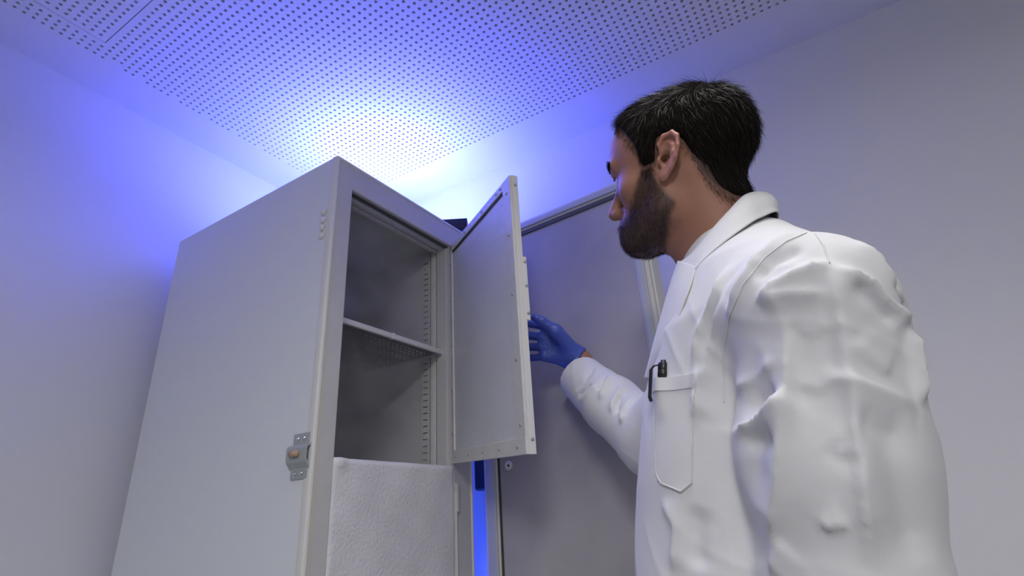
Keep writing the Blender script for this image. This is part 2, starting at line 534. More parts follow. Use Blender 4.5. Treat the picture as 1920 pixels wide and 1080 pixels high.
door_slab('seam', 0.018, WD - 0.044, 0.954, 0.966, -0.0006, 0.003, M_SEAM, up)
door_slab('pull_handle', WD - 0.012, WD + 0.005, 0.43, 0.665, TH - 0.001, TH + 0.009, M_TRIM, up, 0.0015)
riv_me = None


def rivet(s, z01, n_, direction):
    global riv_me
    if riv_me is None:
        bm = bmesh.new()
        add_lathe(bm, [(0.0042, 0), (0.0042, 0.0008), (0.003, 0.002), (0.0012, 0.0024)], Matrix.Identity(4), 10)
        o = bm_obj('rivet', bm, M_BRACKET, up, True); riv_me = o.data
    else:
        o = bpy.data.objects.new('rivet', riv_me); COL.objects.link(o); o.parent = up
    o.matrix_local = axis_matrix(dpt(s, z01, n_), direction)


for zz in (0.935, 0.76, 0.53, 0.30, 0.09):
    rivet(WD - 0.018, zz, -0.0035, -nv)
for s in (0.03, 0.115, 0.20, 0.285, WD - 0.035):
    rivet(s, 0.026, -0.004, -nv)
for s in (0.12, 0.24, 0.33, WD - 0.05):
    rivet(s, 0.983, -0.003, -nv)
for zz in (0.12, 0.3, 0.5, 0.72, 0.9):
    rivet(0.008, zz, -0.003, -nv)
for zz in (0.645, 0.555, 0.455):
    rivet(WD + 0.0048, zz, TH + 0.004, sv)
rivet(WD + 0.0033, 0.958, TH * 0.6, sv); rivet(WD + 0.0033, 0.045, TH * 0.6, sv)

# outer door, standing open on the right
hx, hy = 0.676 * T, -0.003 * T
dd = math.radians(-93.84)
s3 = Vector((math.cos(dd), math.sin(dd), 0)); n3 = Vector((-math.sin(dd), math.cos(dd), 0))   # n3 points to +x: away from the inner face
OW = 0.664 * T


def oslab(name, s0, s1, z0, z1, n0, n1, m, parent, bev=0.0, seg=2):
    t = bmesh.new(); h0 = Vector((hx, hy, 0))
    def P(s, z, n_): return tuple(h0 + s3 * s + n3 * n_ + Vector((0, 0, z)))
    add_hexa(t, [P(s0, z0, n0), P(s1, z0, n0), P(s1, z0, n1), P(s0, z0, n1), P(s0, z1, n0), P(s1, z1, n0), P(s1, z1, n1), P(s0, z1, n1)])
    bm = bmesh.new(); merge(bm, t, bev, seg)
    return bm_obj(name, bm, m, parent)


od = oslab('outer_door', 0.0, OW, 0.12, H, 0.012, 0.075, M_SHELL, fz, 0.006, 3)
fr = 0.057
oslab('door_frame', 0.0, fr - 0.010, 0.12, H - 0.002, 0.0, 0.016, M_STRIP, od, 0.004)
oslab('door_frame', OW - 0.036, OW, 0.12, H - 0.002, 0.0, 0.016, M_STRIP, od, 0.004)
oslab('door_frame', 0.0, OW, H - 0.034, H, -0.001, 0.016, M_STRIP, od, 0.004)
oslab('magnetic_gasket', 0.012, fr - 0.014, 0.14, H - 0.012, -0.007, 0.003, M_GASKET2, od, 0.003)
oslab('magnetic_gasket', OW - 0.030, OW - 0.010, 0.14, H - 0.012, -0.007, 0.003, M_GASKET2, od, 0.003)
oslab('magnetic_gasket', 0.012, OW - 0.010, H - 0.028, H - 0.010, -0.007, 0.003, M_GASKET2, od, 0.003)
oslab('gasket_fold', fr - 0.012, OW - 0.034, H - 0.046, H - 0.032, 0.001, 0.014, M_GASKET, od, 0.003)
oslab('gasket_fold', fr - 0.010, fr - 0.004, 0.14, H - 0.04, 0.003, 0.014, M_SEAM, od, 0.002)
oslab('liner_panel', fr - 0.006, OW - 0.034, 0.14, H - 0.040, 0.006, 0.016, M_ODOOR, od, 0.003)
# end cap at the free end of the outer door
oslab('end_cap', OW - 0.004, OW + 0.003, 0.12, H - 0.001, 0.018, 0.073, M_TRIM, od, 0.002)
# vacuum plug on the liner panel
pz = fz_local(on_plane(952, 873, np.array([CX, CY, 0]) + UF * hx + VF * hy, UF * n3.x + VF * n3.y))
pl = Vector((hx, hy, 0)); ps = float((Vector(pz) - pl).dot(s3))
bm = bmesh.new()
add_lathe(bm, [(0.013, 0), (0.013, 0.003), (0.011, 0.006), (0.006, 0.007), (0.0035, 0.004), (0.0035, 0.0005)], axis_matrix(pl + s3 * ps + n3 * 0.0062 + Vector((0, 0, pz[2])), -n3), 24)
plug = bm_obj('plug_ring', bm, M_PLUG, od, True)
bm = bmesh.new()
add_lathe(bm, [(0.0034, 0), (0.003, 0.0035)], axis_matrix(pl + s3 * ps + n3 * 0.0062 + Vector((0, 0, pz[2])), -n3), 12)
bm_obj('plug_hole', bm, M_BLACK, od)
# hinge arms of the outer door
for z in (0.3, 1.80):
    bm = bmesh.new(); add_box(bm, W - 0.002, hx + 0.02, 0.012, 0.03, z, z + 0.04, 0.004)
    bm_obj('door_hinge', bm, M_BRACKET, od)

# screw caps and latch catch on the left side panel
for (px, py) in ((608, 399), (606.5, 413), (605, 428), (603.5, 443)):
    p = on_side(px, py)
    bm = bmesh.new(); add_lathe(bm, [(0.0085, 0), (0.0085, 0.003), (0.0065, 0.006), (0.002, 0.0075)], axis_matrix((0.0, p[1], p[2]), (-1, 0, 0)), 18)
    bm_obj('screw_cap', bm, M_PLUG, fz, True)
c0 = on_side(562, 853); ca, cb = on_side(569, 812), on_side(562, 899)
zc0, zt_, zb_ = c0[2], ca[2], cb[2]; ym = (ca[1] + cb[1]) / 2
hw = 0.026
bm = bmesh.new(); add_box(bm, -0.004, 0.0005, ym - hw, ym + hw, zb_, zt_, 0.002)
catch = bm_obj('latch_catch', bm, M_BRACKET, fz)
t = bmesh.new()     # raised bridge between the two foot plates
hb_ = (zt_ - zb_) * 0.5
zA, zB = zc0 - hb_ * 0.36, zc0 + hb_ * 0.36
prof = [(-0.003, zA - 0.012), (-0.013, zA), (-0.015, zA + 0.005), (-0.015, zB - 0.005), (-0.013, zB), (-0.003, zB + 0.004)]
prof_in = [(x + 0.004, zc0 + (z - zc0) * 0.86) for x, z in prof]
ring = [bm_v for bm_v in prof + prof_in[::-1]]
va = [t.verts.new((x, ym - hw - 0.004, z)) for x, z in ring]; vb = [t.verts.new((x, ym + hw + 0.003, z)) for x, z in ring]
for i in range(len(ring)):
    j = (i + 1) % len(ring); t.faces.new((va[i], va[j], vb[j], vb[i]))
nn = len(prof)
for i in range(nn - 1):
    for vv in (va, vb):
        t.faces.new((vv[i], vv[i + 1], vv[2 * nn - 2 - i], vv[2 * nn - 1 - i]))
bm = bmesh.new(); merge(bm, t)
bm_obj('catch_bridge', bm, M_BRACKET, catch)
bm = bmesh.new(); add_lathe(bm, [(0.0062, 0), (0.0062, 0.019), (0.0055, 0.020)], axis_matrix((-0.0205, ym + 0.008, zc0), (0, -1, 0)), 18)
bm_obj('roller', bm, M_BUFF, catch, True)
bm = bmesh.new(); add_lathe(bm, [(0.0046, 0), (0.0046, 0.002), (0.003, 0.005), (0.001, 0.006)], axis_matrix((-0.0205, ym + 0.0085, zc0), (0, 1, 0)), 14)
bm_obj('roller_bolt', bm, M_CHROME, catch, True)
for zz in (zt_ - 0.011, zb_ + 0.011):
    for yy in (ym - 0.0095, ym + 0.0095):
        bm = bmesh.new(); add_lathe(bm, [(0.0048, 0), (0.0045, 0.0018), (0.0025, 0.0036), (0.0006, 0.0042)], axis_matrix((-0.004, yy, zz), (-1, 0, 0)), 14)
        bm_obj('screw', bm, M_CHROME, catch, True)

# ------------------------------------------------------------------ lamp lying on the freezer, shining up
_q = ray(850, 430); LP = _q * ((T + 0.030) / _q[2])            # underside edge just clears the top front edge
_fd = np.array([math.cos(YAW), math.sin(YAW), 0]); _rd = np.array([math.sin(YAW), -math.cos(YAW), 0])
_e = ray(876, 420); _e = _e * (np.dot(LP, _fd) / np.dot(_e, _fd)); R_END = float(np.dot(_e - LP, _rd))     # right end of the housing
_t = ray(850, 410); _t = _t * (np.dot(LP, _fd) / np.dot(_t, _fd)); LTH = float(_t[2] - LP[2])            # its thickness
LL, LW = 0.50, 0.09
lc = LP + _rd * (R_END - LL / 2)
lamp = empty('led_bar_lamp', (lc[0], lc[1], HC + LP[2]), math.atan2(_rd[1], _rd[0]))
tag(lamp, 'black LED bar lamp lying on top of the freezer, shining blue upwards', 'lamp')
print('lamp', fz_local((lc[0], lc[1], 0)), LTH, R_END)
box_obj('housing', -LL / 2, LL / 2, 0, LW, 0, LTH * 0.8, M_BLACK, lamp, 0.004)
M_LED = bpy.data.materials.new('lit blue diffuser'); M_LED.use_nodes = True
_b = M_LED.node_tree.nodes['Principled BSDF']
_b.inputs['Emission Color'].default_value = (*BLUE, 1); _b.inputs['Emission Strength'].default_value = 6.0
box_obj('light_panel', -LL / 2 + 0.012, LL / 2 - 0.012, 0.012, LW - 0.012, LTH * 0.8 - 0.001, LTH * 0.8 + 0.002, M_LED, lamp)
for nm, x0, x1, y0, y1 in (('rim', -LL / 2, LL / 2, 0, 0.012), ('rim', -LL / 2, LL / 2, LW - 0.012, LW), ('rim', -LL / 2, -LL / 2 + 0.012, 0.012, LW - 0.012), ('rim', LL / 2 - 0.012, LL / 2, 0.012, LW - 0.012)):
    box_obj(nm, x0, x1, y0, y1, LTH * 0.76, LTH, M_BLACK, lamp, 0.002)
for x, y in ((-LL / 2 + 0.03, 0.05), (LL / 2 - R_END + 0.006, 0.03), (-0.05, 0.07)):
    bm = bmesh.new(); add_lathe(bm, [(0.010, -0.0295), (0.010, -0.016), (0.006, -0.014), (0.006, 0.001)], Matrix.Translation((x, y, 0)), 14)
    bm_obj('foot_knob', bm, M_BLACK, lamp, True)
ll = area_light('led_bar_light', (-0.05, LW / 2, LTH + 0.004), (-0.06, LW / 2 + 0.11, LTH + 0.35), 0.36, LW - 0.03, 22.5, BLUE, 180)
ll.parent = lamp

# unseen blue tube added to brighten the gap between the freezer and the wall
tp = np.array([CX, CY, 0]) + UF * 0.64 + VF * 0.52
tube = empty('added_blue_tube', (tp[0], tp[1], 0))
tag(tube, 'unseen blue LED tube added to light the gap beside the freezer', 'lamp')
bm = bmesh.new(); add_lathe(bm, [(0.07, 0), (0.07, 0.008), (0.02, 0.014), (0.019, 0.10)], Matrix.Identity(4), 24)
bm_obj('base', bm, M_BLACK, tube, True)
M_TUBE = bpy.data.materials.new('added blue fill tube'); M_TUBE.use_nodes = True
_b = M_TUBE.node_tree.nodes['Principled BSDF']
_b.inputs['Emission Color'].default_value = (*BLUE2, 1); _b.inputs['Emission Strength'].default_value = 23.0
bm = bmesh.new(); add_lathe(bm, [(0.017, 0.10), (0.017, 1.05)], Matrix.Identity(4), 20)
bm_obj('added_glow_tube', bm, M_TUBE, tube, True)
bm = bmesh.new(); add_lathe(bm, [(0.019, 1.05), (0.019, 1.10), (0.012, 1.105)], Matrix.Identity(4), 20)
bm_obj('end_cap', bm, M_BLACK, tube, True)

# thin cold vapour inside the open compartment
M_FOG = bpy.data.materials.new('cold vapour'); M_FOG.use_nodes = True
nt = M_FOG.node_tree; nt.nodes.clear()
out = nt.nodes.new('ShaderNodeOutputMaterial'); vs = nt.nodes.new('ShaderNodeVolumePrincipled')
vs.inputs['Color'].default_value = (0.98, 0.98, 0.99, 1); vs.inputs['Anisotropy'].default_value = 0.2
tc = nt.nodes.new('ShaderNodeTexCoord'); nz = nt.nodes.new('ShaderNodeTexNoise'); nz.inputs['Scale'].default_value = 7.0
nz.inputs['Detail'].default_value = 5; nz.inputs['Distortion'].default_value = 0.8
mr = nt.nodes.new('ShaderNodeMapRange'); mr.inputs[1].default_value = 0.42; mr.inputs[2].default_value = 0.72; mr.inputs[3].default_value = 0.8; mr.inputs[4].default_value = 7.0
nt.links.new(tc.outputs['Object'], nz.inputs['Vector']); nt.links.new(nz.outputs['Fac'], mr.inputs[0])
nt.links.new(mr.outputs[0], vs.inputs['Density']); nt.links.new(vs.outputs[0], out.inputs['Volume'])
bm = bmesh.new(); add_box(bm, OX0 + 0.004, OX1 - 0.008, 0.05, DI - 0.02, OZ0 - 0.05, OZ1 - 0.015)
fog = bm_obj('cold_vapour', bm, M_FOG)
fog.location = (CX, CY, 0); fog.rotation_euler = (0, 0, -YAWF)
tag(fog, 'thin white cold vapour drifting inside the open freezer compartment', 'vapour', kind='stuff')

# dark wall box seen through the gap between cabinet and outer door
q0 = on_plane(897.5, 866, (XW, 0, 0), (1, 0, 0)); q1 = on_plane(899, 921, (XW, 0, 0), (1, 0, 0))
bm = bmesh.new(); add_box(bm, XW - 0.03, XW, q1[1] - 0.09, q1[1], q1[2], q1[2] + 0.16, 0.008, 3)
tag(bm_obj('wall_box', bm, M_BLACK), 'black rounded box on the wall, seen in the gap beside the freezer', 'wall box')
#PERSON
# ------------------------------------------------------------------ the man: signed distance shapes, meshed with surface nets
# level frame: r = to the camera's right, f = horizontally forward, z = up from the floor
SA, CA = math.sin(YAW), math.cos(YAW)


def to_level(P):
    P = np.asarray(P, float)
    return np.stack([P[..., 0] * SA - P[..., 1] * CA, P[..., 0] * CA + P[..., 1] * SA, P[..., 2]], -1)


def to_world(L):
    L = np.asarray(L, float)
    return np.stack([L[..., 0] * SA + L[..., 1] * CA, -L[..., 0] * CA + L[..., 1] * SA, L[..., 2]], -1)


def lv(px, py, d):
    return to_level(at_depth(px, py, d))


def project(L):
    W_ = to_world(L) - np.array([0, 0, HC])
    c = W_ @ MC.T
    return np.stack([960 + F_PX * c[..., 0] / c[..., 2], 540 - F_PX * c[..., 1] / c[..., 2], c[..., 2]], -1)


def smin(a, b, k):
    h = np.clip(0.5 + 0.5 * (b - a) / k, 0, 1)
    return b + (a - b) * h - k * h * (1 - h)


def smax(a, b, k):
    return -smin(-a, -b, k)


def cap(P, a, b, ra, rb):
    """tapered capsule"""
    a = np.asarray(a, float); b = np.asarray(b, float); ab = b - a
    t = np.clip(((P - a) @ ab) / (ab @ ab), 0, 1)
    return np.linalg.norm(P - a - t[:, None] * ab, axis=1) - (ra + (rb - ra) * t)


def chain(P, pts, rad, k=0.01):
    d = None
    for i in range(len(pts) - 1):
        e = cap(P, pts[i], pts[i + 1], rad[i], rad[i + 1])
        d = e if d is None else smin(d, e, k)
    return d


def ell(P, c, r, R=None):
    q = P - np.asarray(c, float)
    if R is not None:
        q = q @ R
    r = np.asarray(r, float)
    k0 = np.linalg.norm(q / r, axis=1); k1 = np.linalg.norm(q / (r * r), axis=1)
    return k0 * (k0 - 1) / np.maximum(k1, 1e-9)


def surface_nets(fn, lo, hi, h, margin=1.0, B=8):
    """mesh the zero level of fn inside the box, evaluating fine cells only near the surface"""
    lo = np.asarray(lo, float); n = np.ceil((np.asarray(hi) - lo) / (h * B)).astype(int)
    I = np.stack(np.meshgrid(*[np.arange(k) for k in n], indexing='ij'), -1).reshape(-1, 3)
    cen = lo + (I + 0.5) * h * B
    dc = np.concatenate([fn(c) for c in np.array_split(cen, max(1, len(cen) // 100000 + 1))])
    I = I[np.abs(dc) < 0.87 * h * B * margin + h]
    g1 = np.stack(np.meshgrid(*[np.arange(B + 1)] * 3, indexing='ij'), -1).reshape(-1, 3)
    vk, vp, ek = [], [], [[], [], []]
    NM = n * B + 2
    key = lambda a: (a[..., 0] * NM[1] + a[..., 1]) * NM[2] + a[..., 2]
    for Ib in np.array_split(I, max(1, len(I) // 300 + 1)):
        G = Ib[:, None, :] * B + g1[None]
        S = fn(lo + G.reshape(-1, 3) * h).reshape(len(Ib), B + 1, B + 1, B + 1)
        sg = S < 0
        c8 = [(i, j, k) for i in (0, 1) for j in (0, 1) for k in (0, 1)]
        corner = np.stack([S[:, i:B + i, j:B + j, k:B + k] for i, j, k in c8], -1)
        neg = corner < 0
        act = neg.any(-1) & ~neg.all(-1)
        bi, ci, cj, ck = np.nonzero(act)
        if len(bi) == 0:
            continue
        cs = corner[bi, ci, cj, ck]
        acc = np.zeros((len(bi), 3)); cnt = np.zeros(len(bi))
        for a in range(8):
            for ax in range(3):
                if c8[a][ax] == 1: continue
                t_ = list(c8[a]); t_[ax] = 1; b = c8.index(tuple(t_))
                sa, sb = cs[:, a], cs[:, b]; m = (sa < 0) != (sb < 0)
                tt = np.where(m, sa / np.where(m, sa - sb, 1), 0)
                pos = np.tile(np.array(c8[a], float), (len(bi), 1)); pos[:, ax] += tt
                acc += pos * m[:, None]; cnt += m
        base = Ib[bi] * B + np.stack([ci, cj, ck], -1)
        vk.append(key(base)); vp.append(lo + (base + acc / cnt[:, None]) * h)
        for ax in range(3):
            sl0 = [slice(0, B)] * 3; sl1 = [slice(0, B)] * 3; sl1[ax] = slice(1, B + 1)
            a_ = sg[(slice(None), *sl0)]; b_ = sg[(slice(None), *sl1)]
            m = a_ != b_
            q = np.nonzero(m)
            gi = Ib[q[0]] * B + np.stack(q[1:], -1)
            ek[ax].append(np.concatenate([gi, a_[m][:, None].astype(int)], 1))
    vk = np.concatenate(vk); vp = np.concatenate(vp)
    o = np.argsort(vk); vk, vp = vk[o], vp[o]
    quads = []
    for ax in range(3):
        e = np.concatenate(ek[ax]); gi, s = e[:, :3], e[:, 3]
        u, v = (ax + 1) % 3, (ax + 2) % 3
        qs = []
        for du, dv in ((0, 0), (1, 0), (1, 1), (0, 1)):
            w = gi.copy(); w[:, u] -= du; w[:, v] -= dv
            kk = key(w); ix = np.clip(np.searchsorted(vk, kk), 0, len(vk) - 1)
            ok = (vk[ix] == kk) & (w >= 0).all(1)
            qs.append(np.where(ok, ix, -1))
        Q = np.stack(qs, 1); good = (Q >= 0).all(1)
        Q = Q[good]; s = s[good]
        Q = np.where(s[:, None] == 1, Q[:, ::1], Q[:, ::-1])
        quads.append(Q)
    return vp, np.concatenate(quads)


def relax(V, Q, it=2, lam=0.5):
    E = np.concatenate([Q[:, [0, 1]], Q[:, [1, 2]], Q[:, [2, 3]], Q[:, [3, 0]]])
    for _ in range(it):
        acc = np.zeros_like(V); cnt = np.zeros(len(V))
        np.add.at(acc, E[:, 0], V[E[:, 1]]); np.add.at(cnt, E[:, 0], 1)
        np.add.at(acc, E[:, 1], V[E[:, 0]]); np.add.at(cnt, E[:, 1], 1)
        V = V + lam * (acc / np.maximum(cnt, 1)[:, None] - V)
    return V


def vnormals(V, Q):
    n = np.cross(V[Q[:, 2]] - V[Q[:, 0]], V[Q[:, 3]] - V[Q[:, 1]])
    N = np.zeros_like(V)
    for c in range(4):
        np.add.at(N, Q[:, c], n)
    return N / np.maximum(np.linalg.norm(N, axis=1), 1e-12)[:, None]


def np_mesh(name, Vw, Q, m, parent=None, attrs=None):
    me = bpy.data.meshes.new(name)
    me.vertices.add(len(Vw)); me.vertices.foreach_set('co', np.asarray(Vw, np.float32).ravel())
    k = Q.shape[1]
    me.loops.add(len(Q) * k); me.loops.foreach_set('vertex_index', Q.astype(np.int32).ravel())
    me.polygons.add(len(Q)); me.polygons.foreach_set('loop_start', np.arange(0, len(Q) * k, k, dtype=np.int32))
    me.polygons.foreach_set('use_smooth', np.ones(len(Q), dtype=bool))
    me.update(calc_edges=True); me.validate()
    for an, av in (attrs or {}).items():
        a = me.attributes.new(an, 'FLOAT', 'POINT'); a.data.foreach_set('value', np.asarray(av, np.float32))
    for q in (m if isinstance(m, (list, tuple)) else [m]):
        me.materials.append(q)
    o = bpy.data.objects.new(name, me); COL.objects.link(o)
    if parent is not None:
        o.parent = parent
    return o


# ---- body frame
TF = math.radians(169)                                    # facing of the torso
FD = np.array([math.cos(TF), math.sin(TF), 0]); RD = np.array([math.sin(TF), -math.cos(TF), 0])   # forward, right
TC = np.array([0.318, 0.730, 0])                          # torso axis
S_L = lv(1527, 596, 0.560); E_L = lv(1602, 1160, 0.492)
S_R = np.array([0.395, 0.900, 1.385]); W_R = lv(1087, 706, 1.362)
E_R = S_R + 0.534 * (W_R - S_R) + np.array([0.0, 0.0, -0.165])
W_L = E_L + np.array([-0.06, 0.06, -0.24])

# coat loft: z, forward shift of axis, half width, front radius, back radius
LOFT = np.array([
    [0.50, 0.010, 0.220, 0.210, 0.120],
    [0.90, 0.012, 0.195, 0.190, 0.150],
    [1.05, 0.010, 0.165, 0.178, 0.140],
    [1.15, 0.006, 0.162, 0.168, 0.112],
    [1.25, 0.000, 0.166, 0.152, 0.122],
    [1.33, -0.004, 0.176, 0.130, 0.128],
    [1.40, -0.010, 0.160, 0.098, 0.115],
    [1.44, -0.016, 0.110, 0.075, 0.085],
    [1.48, -0.020, 0.070, 0.060, 0.065],
])


def torso_sdf(P, grow=0.0):
    z = P[:, 2]
    sh, hw, fr, bk = (np.interp(z, LOFT[:, 0], LOFT[:, k]) for k in (1, 2, 3, 4))
    q = P - TC
    y = q @ FD - sh; x = q @ RD
    ry = np.where(y > 0, fr, bk) + grow; hw = hw + grow
    e = 2.3
    n = (np.abs(x / hw) ** e + np.abs(y / ry) ** e) ** (1 / e)
    d = (n - 1) * np.minimum(hw, ry)
    d = smax(d, z - 1.475, 0.02)
    return smax(d, 0.52 - z, 0.01)


def coat_sdf(P):
    d = torso_sdf(P)
    nb = TC + np.array([0, 0, 1.43])
    sl = cap(P, nb + FD * -0.015 + np.array([0, 0, -0.005]), S_L + np.array([0, 0, 0.005]), 0.060, 0.068)
    sr = cap(P, nb + FD * -0.015, S_R, 0.060, 0.070)
    d = smin(d, sl, 0.05); d = smin(d, sr, 0.05)
    arm = chain(P, [S_L, S_L + 0.5 * (E_L - S_L), E_L, W_L], [0.076, 0.080, 0.077, 0.062], 0.03)
    kk = 0.008 + 0.030 * np.clip((P[:, 2] - 1.22) / 0.12, 0, 1)
    d = smin(d, arm, kk)
    armr = chain(P, [S_R, E_R, E_R + 0.5 * (W_R - E_R), W_R], [0.078, 0.070, 0.064, 0.057], 0.02)
    wdir = (W_R - E_R) / np.linalg.norm(W_R - E_R)
    armr = smax(armr, (P - W_R) @ wdir, 0.004)
    d = smin(d, armr, 0.03)
    return d



# ---- head: local frame x = his right, y = his face, z = up, origin midway between the ear canals
HYAW, HPITCH, HROLL, HS = 2.461, 0.1155, 0.1965, 1.0
_f = np.array([math.cos(HYAW), math.sin(HYAW), 0]); _r = np.array([math.sin(HYAW), -math.cos(HYAW), 0]); _u = np.array([0, 0, 1.0])
_f2 = _f * math.cos(HPITCH) + _u * math.sin(HPITCH); _u2 = -_f * math.sin(HPITCH) + _u * math.cos(HPITCH)
HM = np.stack([_r * math.cos(HROLL) + _u2 * math.sin(HROLL), _f2, -_r * math.sin(HROLL) + _u2 * math.cos(HROLL)], 1)
HO = lv(1254.5, 295, 0.778) - (np.array([-.0735, -.016, .004]) * HS) @ HM.T


def to_head(L): return (np.asarray(L) - HO) @ HM / HS
def from_head(h): return HO + (np.asarray(h) * HS) @ HM.T


NB = to_head(TC + FD * -0.012 + np.array([0, 0, 1.395]))


def neck_sdf(h):
    a = cap(h, (0, -0.030, -0.01), NB, 0.053, 0.064)
    a = smin(a, cap(h, (-0.036, -0.038, -0.02), NB + np.array([-0.01, 0.045, 0.03]), 0.018, 0.018), 0.03)
    a = smin(a, cap(h, (0.036, -0.038, -0.02), NB + np.array([0.01, 0.045, 0.03]), 0.018, 0.018), 0.03)
    return smin(a, cap(h, (0, 0.026, -0.080), NB + np.array([0, 0.05, 0.06]), 0.022, 0.025), 0.04)


EAR_T = math.radians(18)
def ear_sdf(h):
    """left ear: rim, inner fold, lobe and a hollow bowl"""
    q = h - np.array([-0.0735, -0.016, 0.004])
    c, s_ = math.cos(EAR_T), math.sin(EAR_T)
    y = q[:, 1] * c + q[:, 2] * s_; z = -q[:, 1] * s_ + q[:, 2] * c          # tilt back
    y = y / 0.94; z = z / 0.94
    out = -q[:, 0] / 0.94 - np.clip(-y, 0, 1) * 0.50                               # stands off towards the back
    e = np.stack([out, y, z], 1)
    pts = np.array([(0.004, 0.012, 0.006), (0.007, 0.016, 0.018), (0.009, 0.010, 0.030), (0.010, -0.004, 0.0345), (0.010, -0.016, 0.027), (0.010, -0.0205, 0.012), (0.009, -0.0185, -0.004), (0.007, -0.012, -0.018), (0.005, -0.004, -0.028)])
    d = chain(e, pts, [0.0030, 0.0034, 0.0036, 0.0038, 0.0040, 0.0038, 0.0036, 0.0036, 0.004], 0.003)
    plate = ell(e, (0.0035, -0.003, 0.004), (0.0040, 0.0175, 0.030))
    d = smin(d, plate, 0.004)
    d = smin(d, ell(e, (0.0050, 0.001, -0.0285), (0.0042, 0.0085, 0.0105)), 0.004)          # lobe
    anti = chain(e, np.array([(0.007, 0.002, 0.021), (0.008, -0.008, 0.016), (0.0085, -0.0115, 0.004), (0.007, -0.008, -0.010), (0.006, -0.001, -0.017)]), [0.0026, 0.003, 0.0032, 0.003, 0.003], 0.003)
    d = smin(d, anti, 0.003)
    tragus = ell(e, (0.005, 0.012, -0.006), (0.0045, 0.0045, 0.0065))
    d = smin(d, tragus, 0.004)
    bowl = ell(e, (0.009, 0.002, -0.003), (0.0085, 0.0085, 0.0125))
    d = smax(d, -bowl, 0.003)
    canal = cap(e, (0.01, 0.006, -0.003), (-0.008, 0.009, -0.003), 0.0036, 0.003)
    return d, canal


def head_sdf(h):
    ax = np.abs(h[:, 0]); m = np.stack([ax, h[:, 1], h[:, 2]], 1)
    d = ell(h, (0, -0.008, 0.042), (0.0755, 0.104, 0.080))
    d = smin(d, ell(h, (0, 0.040, 0.048), (0.064, 0.062, 0.066)), 0.03)                 # forehead
    d = smin(d, ell(h, (0, 0.036, -0.030), (0.062, 0.055, 0.074)), 0.03)               # mid face
    d = smin(d, ell(m, (0.045, 0.052, -0.016), (0.024, 0.026, 0.020)), 0.02)           # cheek bones
    d = smin(d, cap(m, (0.054, 0.000, -0.020), (0.053, 0.006, -0.060), 0.018, 0.017), 0.025)
    d = smin(d, cap(m, (0.053, 0.006, -0.062), (0.020, 0.074, -0.092), 0.017, 0.017), 0.025)   # jaw
    d = smin(d, ell(h, (0, 0.080, -0.089), (0.026, 0.022, 0.021)), 0.02)               # chin
    d = smin(d, ell(h, (0, 0.050, -0.082), (0.040, 0.045, 0.020)), 0.02)
    d = smin(d, ell(h, (0, 0.078, -0.066), (0.036, 0.026, 0.030)), 0.02)               # muzzle
    d = smin(d, cap(m, (0.012, 0.094, 0.031), (0.046, 0.080, 0.031), 0.0105, 0.0095), 0.012)     # brow ridge
    d = smax(d, -ell(m, (0.033, 0.101, 0.010), (0.017, 0.017, 0.012)), 0.010)          # eye sockets
    d = smin(d, ell(m, (0.032, 0.0775, 0.010), (0.0130, 0.0130, 0.0125)), 0.003)       # eyeballs under lids
    nose = cap(h, (0, 0.092, 0.018), (0, 0.1175, -0.030), 0.0085, 0.0115)
    nose = smin(nose, ell(m, (0.0125, 0.104, -0.035), (0.0085, 0.012, 0.0085)), 0.006)
    d = smin(d, nose, 0.010)
    d = smax(d, -ell(m, (0.0075, 0.107, -0.0445), (0.0045, 0.006, 0.005)), 0.003)      # nostrils
    d = smin(d, ell(h, (0, 0.1005, -0.064), (0.024, 0.0085, 0.0058)), 0.004)           # lips
    d = smin(d, ell(h, (0, 0.0990, -0.0755), (0.021, 0.0090, 0.0066)), 0.004)
    d = smax(d, -cap(m, (0.0, 0.1095, -0.0695), (0.026, 0.093, -0.0705), 0.0018, 0.0012), 0.003)
    d = smin(d, neck_sdf(h), 0.025)
    el, cl = ear_sdf(h); er, cr = ear_sdf(h * np.array([-1, 1, 1]))
    d = smin(d, el, 0.004); d = smin(d, er, 0.004)
    return smax(smax(d, -cl, 0.003), -cr, 0.003)






# ---- hand shapes, by pixel and depth for the reaching right hand
def hand_r(P):
    wr = lv(1086, 676, 1.378)
    mcp = [lv(1024, 612, 1.392), lv(1016, 632, 1.392), lv(1015, 651, 1.388), lv(1021, 669, 1.380)]
    pip = [lv(987, 606, 1.420), lv(976, 628, 1.425), lv(977, 650, 1.420), lv(986, 672, 1.408)]
    tip = [lv(958, 604, 1.410), lv(942, 626, 1.412), lv(944, 650, 1.410), lv(960, 675, 1.398)]
    rad = [(0.0112, 0.0098, 0.0085), (0.0112, 0.0100, 0.0088), (0.0106, 0.0096, 0.0084), (0.0098, 0.0086, 0.0075)]
    d = None
    for m_, r_ in zip(mcp, rad):
        e = cap(P, wr, m_, 0.022, r_[0] + 0.0025)
        d = e if d is None else smin(d, e, 0.014)
    th0, th1, th2, th3 = lv(1072, 655, 1.366), lv(1043, 622, 1.352), lv(1016, 602, 1.350), lv(1002, 595, 1.356)
    d = smin(d, cap(P, th0, th1, 0.019, 0.0175), 0.018)
    d = smin(d, chain(P, [th1, th2, th3], [0.0155, 0.0115, 0.0100], 0.004), 0.010)
    for m_, p_, t_, r_ in zip(mcp, pip, tip, rad):
        e = chain(P, [m_, p_, t_], r_, 0.004)
        d = smin(d, e, 0.003)
    return d, wr


WDIR = (W_R - E_R) / np.linalg.norm(W_R - E_R)
GC = lv(1083, 675, 1.376)
GAX = lv(1018, 642, 1.388) - GC; GAX = 0.8 * GAX / np.linalg.norm(GAX) + 0.2 * WDIR; GAX /= np.linalg.norm(GAX)


